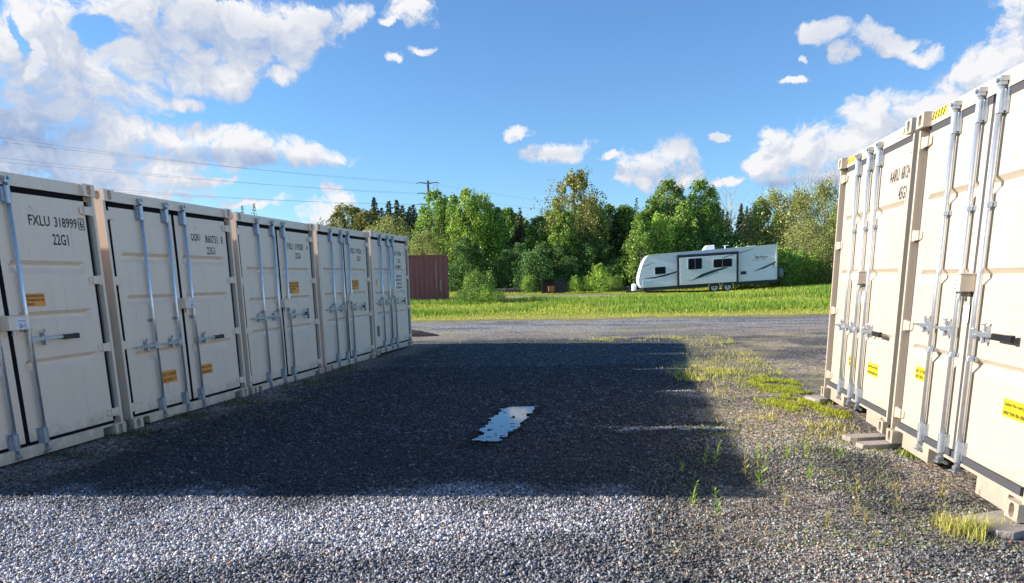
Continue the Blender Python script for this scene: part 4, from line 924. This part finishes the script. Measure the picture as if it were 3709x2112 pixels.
tree('birch', 'birch_tree', 1662, 452, 60, 'tall airy birch with bare twigs on top, left of the pair above the camper', None, 1.25)
tree('birch', 'birch_tree', 1740, 452, 60, 'tall airy birch, right of the pair above the camper', None, 1.2)
tree('bright', 'deciduous_tree', 1640, 545, 57, 'bright green tree behind the front of the camper', None, .95)
tree('poplar', 'deciduous_tree', 1600, 545, 56, 'green tree left of the bright one behind the front of the camper', None, 1.1)
tree('poplar', 'deciduous_tree', 1700, 520, 58, 'dense green tree between the two birches', None, 1.2)
tree('poplar', 'deciduous_tree', 1768, 525, 59, 'dense green tree below the right birch', None, 1.1)
tree('bare', 'bare_tree', 1820, 470, 66, 'leafless grey tree behind the roof of the camper', None, 1.0)
tree('spruce', 'spruce_tree', 1797, 520, 66, 'dark spruce left of the leafless grey tree', None, 1.0)
tree('spruce', 'spruce_tree', 1842, 505, 66, 'dark spruce right of the leafless grey tree', None, 1.0)
tree('spruce_brown', 'spruce_tree', 1864, 518, 64, 'brownish spruce at the edge of the yellow green grove', None, 1.1)
tree('spruce', 'spruce_tree', 1880, 520, 69, 'rear spruce hidden half behind the yellow green grove', None, 1.0)
tree('olive', 'deciduous_tree', 1915, 500, 60, 'yellow green tree above the rear end of the camper', None, .85)
tree('olive', 'deciduous_tree', 1975, 500, 59, 'yellow green tree in the middle of the right grove', None, .85)
tree('olive', 'deciduous_tree', 2045, 478, 57, 'tallest yellow green tree, beside the far right container', None, .85)
tree('olive', 'deciduous_tree', 2120, 490, 56, 'yellow green tree hidden mostly behind the far right container', None, .9)
tree('olive', 'deciduous_tree', 2010, 560, 53, 'lower yellow green tree in front of the right grove', None, 1.1)
tree('olive', 'deciduous_tree', 2075, 580, 52, 'lowest yellow green tree, against the edge of the far right container', None, 1.1)
tree('bare', 'bare_tree', 1972, 452, 60, 'leafless tree rising above the yellow green grove, left of three', None, 1.0)
tree('bare', 'bare_tree', 2003, 440, 61, 'leafless tree rising above the yellow green grove, middle of three', None, 1.0)
tree('bare', 'bare_tree', 2085, 425, 58, 'leafless tree rising beside the far right container', None, 1.0)
tree('bare', 'bare_tree', 1668, 442, 61, 'bare twiggy top behind the left birch', None, .8)
# pointed conifers and slim trees breaking the skyline
for px, pt, Y, k, wk, l_ in ((1262, 540, 63, 'spruce', .9, 'slim dark spruce in the notch right of the bright green pair'), (1332, 545, 62, 'spruce', .9, 'slim dark spruce left of the pale conifer under the tallest tree'), (1372, 530, 63, 'poplar_tall', 1.0, 'slim green tree between the pale conifer and the tallest tree'),
        (1492, 520, 60, 'poplar_tall', 1.1, 'slim green tree under the right edge of the tallest crown'), (1535, 528, 61, 'spruce', 1.0, 'dark spruce between two dark green trees right of the tallest tree'), (1548, 532, 62, 'poplar_tall', 1.1, 'slim green tree midway between the tallest tree and the birches'), (1622, 500, 61, 'poplar_tall', 1.1, 'slim green tree on the left shoulder of the left birch'), (1642, 480, 61, 'poplar_tall', 1.0, 'slim green tree touching the left birch'),
        (1688, 478, 61, 'poplar_tall', 1.0, 'slim green tree touching the right side of the left birch'), (1720, 490, 62, 'poplar_tall', 1.0, 'slim green tree touching the left side of the right birch'), (1768, 480, 61, 'poplar_tall', 1.0, 'slim green tree on the right shoulder of the right birch'), (1808, 525, 64, 'spruce', .9, 'narrow dark spruce at the foot of the leafless grey tree'), (1856, 512, 65, 'spruce', .8, 'narrow dark spruce between the two darker spruces by the grove'),
        (1140, 495, 61, 'poplar_tall', 1.1, 'slim green tree between the airy tree and the bright green pair'), (1108, 500, 62, 'poplar_tall', 1.0, 'slim green tree on the right side of the airy tree'), (1052, 545, 64, 'spruce', 1.0, 'dark spruce left of the airy tree'), (1066, 520, 65, 'poplar_tall', 1.0, 'slim green tree on the left side of the airy tree'), (1392, 500, 61, 'poplar_tall', 1.0, 'slim green tree on the left shoulder of the tallest tree'),
        (1476, 500, 61, 'poplar_tall', 1.0, 'slim green tree on the right shoulder of the tallest tree'), (1225, 510, 62, 'poplar_tall', 1.1, 'slim green tree on the right shoulder of the bright green pair'), (1890, 500, 61, 'poplar_tall', 1.1, 'slim green tree at the left edge of the yellow green grove')):
    tree(k, 'slim_tree' if k != 'spruce' else 'spruce_tree', px, pt, Y, l_, None, wk)
for i, (px, pt) in enumerate(((868, 528), (890, 536), (915, 522), (990, 528), (1008, 518), (1030, 512), (1048, 530))):
    tree('spruce' if i % 3 else 'spruce_brown', 'spruce_tree', px, pt, 72, 'nearer dark spruce above the left row, %s from the left' % ORD[i], 'nearer spruces above the left row', 1.1)
# understory fill
for i, px in enumerate(range(1125, 1610, 34)):
    tree('poplar_dark' if i % 3 else 'bushy', 'bushy_tree', px+random.uniform(-8, 8), (610 if i % 3 else 648)+random.uniform(-22, 22), 57+random.uniform(-1.5, 1.5), 'dark green bushy tree of the shaded understory, %s from the left' % ORD[i], 'understory of the tree line', 1.35 if i % 3 else .8, 'tree')
for i, px in enumerate(range(1140, 1620, 44)):
    tree('poplar' if i % 2 else 'poplar_dark', 'deciduous_tree', px+random.uniform(-8, 8), 548+random.uniform(-18, 18), 66+random.uniform(-2, 2), 'mid green tree filling the tree line from behind, %s from the left' % ORD[i], 'rear trees of the tree line', 1.3)
for i, px in enumerate(range(1850, 2120, 38)):
    tree('bushg', 'bushy_tree', px, 628+random.uniform(-10, 10), 52+random.uniform(-1, 1), 'green bush along the foot of the right grove, %s from the left' % ORD[i], 'bushes under the right grove', .8, 'bush')
for i, px in enumerate(range(1620, 1860, 40)):
    tree('bushy', 'bushy_tree', px, 600+random.uniform(-14, 14), 58, 'dark bushy tree half hidden behind the camper, %s from the left' % ORD[i], 'bushes behind the camper', .9, 'bush')
for i, px in enumerate(range(1130, 2130, 40)):
    tree('spruce' if i % 4 else 'poplar', 'rear_tree', px+random.uniform(-12, 12), 540+random.uniform(-18, 14), 78+random.uniform(-3, 3), 'dark tree far back behind the tree line, %s from the left' % ORD[i], 'far trees behind the line', 1.3)
for i, px in enumerate(range(860, 1130, 34)):
    tree('bushy', 'bushy_tree', px, 600+random.uniform(-10, 10), 70, 'dark bushy tree behind the end of the left row, %s from the left' % ORD[i], 'dark understory behind the left row', .8)
for px, pt, Y, k, l_ in ((1498, 662, 53, 'bushy_bright', 'yellow green young tree standing alone before the dark understory'), (1196, 682, 41, 'bushg', 'young leafy tree in the tall grass right of the red container'), (1438, 690, 54, 'bushy_bright', 'low bright bush right of the dark hut'),
        (1245, 728, 40, 'bushg', 'low leafy bush at the right foot of the young tree'), (1150, 728, 40, 'bushg', 'low dark bush between the red container and the young tree'), (1318, 690, 54, 'bushg', 'small green bush left of the dark hut'), (1460, 695, 54, 'bushg', 'small green bush left of the lone yellow green tree'), (1536, 690, 54, 'bushg', 'small green bush right of the lone yellow green tree'),
        (1215, 712, 40.5, 'bushy_bright', 'bright leafy shoot growing out of the young tree'), (1960, 690, 50, 'bushg', 'green bush at the rear bumper of the camper')):
    tree(k, 'bush', px, pt, Y, l_, None, .8 if Y > 45 else .9, 'bush')

# ------------------------------------------------------------------ utility pole and wires
PB = at(1078, 700, 100); px0, py0 = PB.x, 100
pr_ = empty('utility_pole', (px0, py0, .9), 0, label='tall utility pole with short upswept crossarms rising out of the airy tree', cat='utility pole')
lv = [at(1078, 458, 100).z, at(1078, 484, 100).z, at(1078, 511, 100).z]
m = MB(); m.tube((0, 0, -.5), (0, 0, lv[0]-.9+.35), .22, .15, n=10); m.build('pole', mat('pole_steel', (.07, .08, .10), .6), pr_)
wires = []
A0 = V((-46, 65)); 
for li, z in enumerate(lv):
    for s in (-1, 1):
        a = MB(); e = V((s*1.25, s*.0, z-.9+(.10 if s > 0 else -.05))); a.tube((0, 0, z-.9), (s*1.1, 0, z-.9+.12), .08, .05, n=6); a.tube((s*1.1, 0, z-.9+.12), (s*1.5, 0, z-.9+.0), .05, .04, n=6); a.build('crossarm', mat('arm_steel', (.10, .11, .13), .6), pr_)
def wire(label, pts):
    m = MB()
    for i in range(len(pts)-1): m.tube(pts[i], pts[i+1], .009, n=5, cap=False)
    tag(m.build('power_line', mat('wire', (.28, .34, .44), .6)), label, 'wire', 'overhead wires')
lrow = (344, 394, 450); nm3 = ('top', 'middle', 'lowest')
for li, z in enumerate(lv):
    for s in (-1, 1):
        p0 = V((px0+s*1.5, py0, z-.0)); pe = at(0, lrow[li]+(0 if s < 0 else 10), 65); dirv = (pe-p0); pts = []
        L_ = 1.45
        for i in range(33):
            t = i/32*L_; p = p0+dirv*t; sag = -1.6*(t*(1-t))*1.0; pts.append(V((p.x, p.y, p.z+sag*.9)))
        wire('thin overhead wire, %s level, running left from the pole, %s of its pair' % (nm3[li], 'left' if s < 0 else 'right'), pts)
    p0 = V((px0, py0, z)); p1 = V((px0+70, 165, z+.5)); pts = [p0.lerp(p1, i/24)+V((0, 0, -6.0*(i/24)*(1-i/24))) for i in range(25)]
    wire('thin overhead wire, %s level, running right from the pole behind the trees' % nm3[li], pts)

# ------------------------------------------------------------------ red container, hut, logs
rc = at(1117, 700, 43); H_, L2 = 2.591, 6.058
MAR = dirty('maroon_paint', (.33, .10, .09), (.20, .065, .06), .6, scale=2, amt=.7, streak=True, rust=(.20, .08, .04))
zr = at(1119, 750, 43).z
rr_ = empty('red_container', (rc.x, 43, zr), rad(3), label='old maroon corrugated container behind the end of the left row', cat='container')
m = corrugated((-L2+.1, 0), (-.1, 0), .16, H_-.07, .045, (0, -1)); m.build('side_wall', MAR, rr_)
m = corrugated((-.1, 2.43), (-L2+.1, 2.43), .16, H_-.07, .045, (0, 1)); m.build('side_wall', MAR, rr_)
m = corrugated((-.03, .1), (-.03, 2.34), .16, H_-.1, .03, (1, 0)); m.build('end_wall', MAR, rr_); m = corrugated((-L2+.03, 2.34), (-L2+.03, .1), .16, H_-.1, .03, (-1, 0)); m.build('end_wall', MAR, rr_)
m = MB()
for x0, x1 in ((-L2, -L2+.1), (-.1, 0)):
    for y0, y1 in ((-.02, .1), (2.34, 2.46)): m.box(x0, x1, y0, y1, .118, H_-.118); m.box(x0-.03 if x0 < -3 else x0-.06, x1+.03 if x0 < -3 else x1, y0-.01, y1+.01, 0, .118); m.box(x0-.03 if x0 < -3 else x0-.06, x1+.03 if x0 < -3 else x1, y0-.01, y1+.01, H_-.118, H_)
for y0, y1 in ((-.012, .06), (2.38, 2.45)): m.box(-L2+.16, -.16, y0, y1, H_-.07, H_-.01); m.box(-L2+.16, -.16, y0, y1, .02, .16)
for x0, x1 in ((-L2+.005, -L2+.09), (-.09, -.005)): m.box(x0, x1, .11, 2.33, .02, .16); m.box(x0, x1, .11, 2.33, H_-.10, H_-.01)
m.build('frame', MAR, rr_, bevel=.004); m = MB(); m.box(-L2+.05, -.05, .05, 2.39, H_-.035, H_-.02); m.build('roof', MAR, rr_)
m = MB(); PALE = mat('faded_white_mark', (.45, .40, .42), .7)
for i in range(14): m.box(-.66, -.62, -.005, -.001, .75+i*.105, .82+i*.105)
for i in range(6): m.box(-.42, -.34, -.005, -.001, .55+i*.11, .62+i*.11)
m.build('faded_marks', PALE, rr_)

HB = at(1354, 722, 51.5); hw = at(1412, 722, 51.5).x-HB.x
zh = float(hg([HB.x], [51.5])[0]); ht = at(1360, 696, 51.5).z-zh
hr = empty('dark_hut', (HB.x, 51.5, zh), 0, label='low dark weathered hut with an open left bay at the edge of the trees', cat='hut')
DW = dirty('dark_weathered_wood', (.035, .030, .032), (.09, .075, .07), .85, scale=5, amt=.7); 
m = MB()
for x in (0, hw*.5, hw*.92): m.box(x, x+.07, 0, .07, 0, ht-.05); m.box(x, x+.07, .9, .97, 0, ht-.05)
m.build('posts', DW, hr); m = MB(); m.hexa([(-.08,-.1,ht-.05),(hw+.05,-.1,ht-.05),(hw+.05,1.05,ht-.1),(-.08,1.05,ht-.1),(-.08,-.1,ht+.02),(hw+.05,-.1,ht+.02),(hw+.05,1.05,ht-.03),(-.08,1.05,ht-.03)]); m.build('roof', DW, hr)
m = MB(); m.hexa([(hw*.5+.08,-.02,.1),(hw+.18,-.02,.1),(hw+.18,.02,.1),(hw*.5+.08,.02,.1),(hw*.5+.08,-.02,ht-.08),(hw*.95,-.02,ht-.08),(hw*.95,.02,ht-.08),(hw*.5+.08,.02,ht-.08)]); m.build('panel', DW, hr); m = MB(); m.box(.08, hw*.9, .905, .93, 0, ht-.1); m.build('back_wall', DW, hr)
ob = empty('orange_box', (HB.x+hw*.26, 51.4, zh+.12), 0, label='small faded orange box standing in the open bay of the dark hut', cat='box'); OR = dirty('faded_orange', (.50, .16, .06), (.3, .12, .06), .7, scale=6, amt=.6)
m = MB(); m.box(0, .42, 0, .3, .02, .34); m.build('body', OR, ob, bevel=.02); m = MB(); m.box(-.02, .44, -.02, .32, .345, .40); m.build('lid', OR, ob, bevel=.01)
LOGM = dirty('old_log', (.13, .11, .10), (.05, .04, .04), .9, scale=6, amt=.8)
for i, (px, py, L_, a, l_) in enumerate(((1248, 718, 2.2, .1, 'grey log lying at the left of the brush under the trees'), (1272, 716, 1.8, -.15, 'dark log lying in the middle of the brush under the trees'), (1300, 717, 2.4, .05, 'longest grey log lying in the brush left of the dark hut'), (1545, 716, 1.6, .1, 'grey log lying in the brush left of the camper tongue'), (1572, 714, 1.4, -.1, 'short log lying behind the camper tongue'))):
    p = at(px, py, 54); z = float(hg([p.x], [54])[0]); m = MB(); m.tube((-L_/2, 0, .16), (L_/2, .15, .20), .14, .11, n=9); 
    m.tube((L_*.1, 0, .2), (L_*.25, .1, .5), .04, .02, n=5)
    o = m.build('log', LOGM); o.location = (p.x, 54, z); o.rotation_euler = (0, 0, a); tag(o, l_, 'log', 'logs in the brush under the trees')
# near-black mound added to stand in for a shadow wedge past the left row
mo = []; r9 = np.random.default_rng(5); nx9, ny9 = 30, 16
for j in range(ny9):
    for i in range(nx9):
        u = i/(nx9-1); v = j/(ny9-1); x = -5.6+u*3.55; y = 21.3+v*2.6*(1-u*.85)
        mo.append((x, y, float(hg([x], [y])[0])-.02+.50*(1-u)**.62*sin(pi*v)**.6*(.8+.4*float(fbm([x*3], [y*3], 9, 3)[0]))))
me = bpy.data.meshes.new('shadow_wedge'); me.from_pydata(mo, [], [(j*nx9+i, j*nx9+i+1, (j+1)*nx9+i+1, (j+1)*nx9+i) for j in range(ny9-1) for i in range(nx9-1)]); me.update()
tag(obj('shadow_wedge', me, None, dirty('shadow_wedge_dark', (.025, .018, .022), (.05, .04, .04), .95, scale=14, amt=.8, bump=1)), 'low dark mound added as a shadow wedge past the end of the left row', 'mound')
# ------------------------------------------------------------------ camper
cz = float(hg([10.5], [50])[0])
CB = at(1603, 719, 50)
cr0 = empty('travel_trailer', (CB.x, 50, CB.z), 0, label='long white camper trailer with dark slide-out frame, parked nose down on the grass', cat='camper')
cr0.rotation_euler = (0, rad(-2.7), rad(-5)); cr0.scale = (.955, .955, .965)
CW = dirty('camper_white', (.88, .86, .93), (.76, .74, .80), .4, scale=1.2, amt=.5, streak=True); CWB = mat('camper_blue_white', (.60, .68, .78), .4); CDK = mat('camper_dark', (.02, .022, .035), .45); GL = mat('tinted_glass', (.006, .005, .012), .25, 0, .15); CGR = mat('camper_grey', (.22, .24, .28), .5); ALU = mat('camper_trim', (.75, .74, .68), .4)
LX = 9.25; prof_ = [(-.02, 0), (-.17, .25), (-.20, .55), (-.12, .95), (.02, 1.4), (.20, 1.82), (.40, 2.10), (.55, 2.20), (LX, 2.34), (LX, 0)]
D_ = 2.44
def ribbed(pf, y, dy, zs):
    pass
# body: side with real horizontal lap ridges
body = MB(); nz = 24
def xl(z):
    for (xa, za), (xb, zb_) in zip(prof_, prof_[1:8]):
        if za <= z <= zb_: return xa+(xb-xa)*(z-za)/(zb_-za)
    return prof_[7][0]+max(0, (z-2.20))/.14*(LX-.55)
zs = []
for i in range(nz):
    a = i*2.20/nz; zs += [(a, .03), (a+2.20/nz*.72, 0), (a+2.20/nz*.999, .004)]
zs.append((2.20, .012))
for y, s in ((0, -1), (D_, 1)):
    vs = []
    for z, d in zs: vs += [(xl(min(z, 2.199)), y-s*d*1.0, z), (LX, y-s*d*1.0, z)]
    n_ = len(zs); body.add(vs, [(2*i, 2*i+1, 2*i+3, 2*i+2) if s < 0 else (2*i, 2*i+2, 2*i+3, 2*i+1) for i in range(n_-1)])
    body.add([(xl(2.199), y, 2.20), (LX, y, 2.20), (LX, y, 2.34)], [(0, 1, 2)])
bo = body.build('side_wall', CW, cr0)
m = MB(); vs = []
for x, z in prof_[:8]+[(LX, 2.34)]: vs += [(x, .0, z), (x, D_, z)]
m.add(vs, [(2*i, 2*i+2, 2*i+3, 2*i+1) for i in range(len(vs)//2-1)]); m.build('front_cap_and_roof', CWB, cr0)
m = MB(); m.add([(LX, 0, 0), (LX, D_, 0), (LX, D_, 2.34), (LX, 0, 2.34)], [(0, 1, 2, 3)]); m.build('rear_wall', CW, cr0)
m = MB()
m.hexa([(.5,-.03,2.16),(LX+.02,-.03,2.30),(LX+.02,.0,2.30),(.5,.0,2.16),(.5,-.03,2.22),(LX+.02,-.03,2.36),(LX+.02,.0,2.36),(.5,.0,2.22)]); m.box(LX-.05, LX+.03, -.03, -.001, .0, 2.29); m.build('corner_trim', ALU, cr0)
m = MB(); m.box(.1, LX, .05, D_-.05, -.22, -.005); m.box(1.9, 6.6, -.02, .05, -.20, -.01); m.hexa([(LX-2.4,-.01,-.16),(LX+.1,-.01,-.12),(LX+.1,.05,-.12),(LX-2.4,.05,-.16),(LX-2.4,-.01,-.005),(LX+.1,-.01,-.005),(LX+.1,.05,-.005),(LX-2.4,.05,-.005)]); m.build('underframe', CDK, cr0)
# slide-out
so_ = MB(); so_.box(2.45, 6.62, -.26, -.001, -.03, 2.05); so0 = so_.build('slide_out', CDK, cr0)
m = MB(); vs = []
for i in range(22):
    a = .02+i*1.84/22; vs += [(a, .028), (a+1.84/22*.72, 0), (a+1.84/22*.999, .004)]
pv = []
for z, d in vs: pv += [(2.58, -.285+d*1.0, z), (6.47, -.285+d*1.0, z)]
m.add(pv, [(2*i, 2*i+1, 2*i+3, 2*i+2) for i in range(len(vs)-1)]); m.build('slide_out_siding', CW, so0)
def rwin(name, x0, x1, z0, z1, y, par, div=None):
    m = MB(); r = .09; pts = []
    for cx, cz_, a0 in ((x1-r, z1-r, 0), (x0+r, z1-r, 90), (x0+r, z0+r, 180), (x1-r, z0+r, 270)):
        for k in range(5): a = rad(a0+k*22.5); pts.append((cx+cos(a)*r, cz_+sin(a)*r))
    m.prism(pts[::-1], y-.015, y-.0005); fr = m.build(name, CWB, par)
    cx, cz_ = (x0+x1)/2, (z0+z1)/2; k_ = 1-.07/(x1-x0); k2 = 1-.07/(z1-z0)
    m = MB(); m.prism([(cx+(x-cx)*k_, cz_+(z-cz_)*k2) for x, z in pts[::-1]], y-.022, y-.0155); p_ = m.build('pane', GL, fr)
    if div: m = MB(); m.box(div-.015, div+.015, y-.026, y-.0225, z0+.05, z1-.05); m.build('mullion', CGR, fr)
rwin('window', .90, 1.70, .83, 1.38, 0, cr0); rwin('window', 3.16, 4.16, 1.0, 1.80, -.285, so0, 3.66); rwin('window', 4.88, 6.20, 1.03, 1.64, -.285, so0, 5.52)
m = MB(); m.box(.06, .68, -.02, -.001, .03, .47); m.build('storage_hatch', CWB, cr0, bevel=.01)
m = MB(); m.box(6.83, 7.20, -.025, -.001, .48, .68); m.build('vent_grille', CDK, cr0)
m = MB(); m.box(9.0, 9.1, -.02, -.001, .95, 1.03); m.box(9.0, 9.08, -.02, -.001, .80, .84); m.build('marker_light', CDK, cr0)
def swoosh(par, y, pts): m = MB(); m.prism(pts, y-.004, y-.0005); return m.build('swoosh_stripe', CDK, par)
swoosh(cr0, -.006, [(.02, .61), (.9, .60), (1.6, .69), (2.44, .90), (2.44, .99), (1.6, .80), (.9, .69)][::-1])
swoosh(so0, -.283, [(3.4, .28), (4.3, .56), (5.9, 1.00), (5.95, 1.08), (4.9, .90), (4.1, .68)][::-1]); swoosh(so0, -.283, [(3.0, .22), (3.9, .42), (5.2, .72), (5.22, .74), (3.9, .45)][::-1])
swoosh(so0, -.283, [(5.5, 1.66), (6.46, 1.90), (6.46, 1.93), (5.5, 1.70)][::-1]); swoosh(cr0, -.006, [(6.64, 1.88), (7.4, 2.08), (7.9, 2.16), (7.3, 2.09), (6.64, 1.93)][::-1])
swoosh(cr0, -.006, [(7.6, .61), (8.4, .79), (9.2, 1.13), (9.2, 1.22), (8.3, .87)][::-1]); swoosh(cr0, -.006, [(.10, 1.40), (.5, 1.55), (1.0, 1.72), (.5, 1.58), (.10, 1.44)][::-1])
lt = textobj('logo_text', 'JayFlight', cr0, CGR, .95, .22, (7.75, -.014, 1.42), italic=.3)
m = MB(); m.prism([(7.68, 1.72), (8.05, 1.60), (8.5, 1.62), (8.1, 1.56), (7.9, 1.52)], -.014, -.008); m.prism([(7.6, 1.36), (8.6, 1.38), (8.6, 1.39), (7.6, 1.375)][::-1], -.014, -.008); m.build('logo_mark', CGR, cr0)
ac = MB(); ac.hexa([(4.38,.8,2.27),(5.22,.8,2.29),(5.22,1.5,2.29),(4.38,1.5,2.27),(4.62,.86,2.60),(5.2,.86,2.62),(5.2,1.44,2.62),(4.62,1.44,2.60)]); ac.build('air_conditioner', CW, cr0, bevel=.04)
m = MB(); m.tube((5.95, 1, 2.3), (5.95, 1, 2.52), .05, n=8); m.box(5.82, 6.18, .96, 1.04, 2.5, 2.54); m.tube((6.75, 1, 2.3), (6.75, 1, 2.40), .06, n=8); m.box(7.5, 8.0, .9, 1.3, 2.31, 2.38); m.build('roof_fittings', CW, cr0)
for k, x in enumerate((5.02, 5.92)):
    wr = MB(); wr.tube((x, .0, -.28), (x, .24, -.28), .345, n=24); wo = wr.build('wheel', CDK, cr0, bevel=.03)
    m = MB(); m.tube((x, -.015, -.28), (x, -.001, -.28), .215, n=20); m.build('rim', ALU, wo); m = MB(); m.tube((x, -.022, -.28), (x, -.0155, -.28), .065, n=10)
    for j in range(6): a = j*pi/3; m.tube((x+cos(a)*.135, -.020, -.28+sin(a)*.135), (x+cos(a)*.135, -.0155, -.28+sin(a)*.135), .036, n=8)
    m.build('hub', CDK, wo)
    m = MB(); pts = [(x+cos(a)*.43, -.24+sin(a)*.40) for a in [pi*i/12 for i in range(13)]]+[(x+cos(a)*.375, -.24+sin(a)*.35) for a in [pi*(12-i)/12 for i in range(13)]]; m.prism(pts[::-1], -.03, .06); m.build('fender', ALU, cr0)
m = MB(); m.tube((.2, .5, -.2), (-.85, 1.2, -.25), .05, n=6); m.tube((.2, 1.9, -.2), (-.85, 1.24, -.25), .05, n=6); m.box(-1.05, -.7, 1.1, 1.34, -.3, -.18); m.tube((-.75, 1.22, -.6), (-.75, 1.22, .0), .04, n=8); m.box(-.85, -.65, 1.1, 1.34, -.62, -.58); m.build('tongue', CDK, cr0)
m = MB(); m.tube((-.48, 1.0, -.18), (-.48, 1.0, .26), .17, n=14); m.tube((-.48, 1.0, .26), (-.48, 1.0, .33), .10, .06, n=10); m.build('propane_tank', CW, cr0, bevel=.02)
m = MB(); m.box(LX+.005, LX+.28, .1, D_-.1, -.06, .06); m.box(LX+.24, LX+.30, 0, D_, -.02, .12); m.build('bumper', CDK, cr0)
m = MB(); m.tube((LX+.28, .5, .42), (LX+.52, .5, .42), .33, n=20); m.build('spare_tyre_cover', CGR, cr0, bevel=.03)
for x in (2.35, 2.6, 8.2): m = MB(); m.tube((x, .1, -.6 if x < 5 else -.5), (x, .1, -.2), .03, n=6); m.box(x-.1, x+.1, 0, .2, -.62 if x < 5 else -.52, -.59 if x < 5 else -.49); m.build('stabiliser', CDK, cr0)
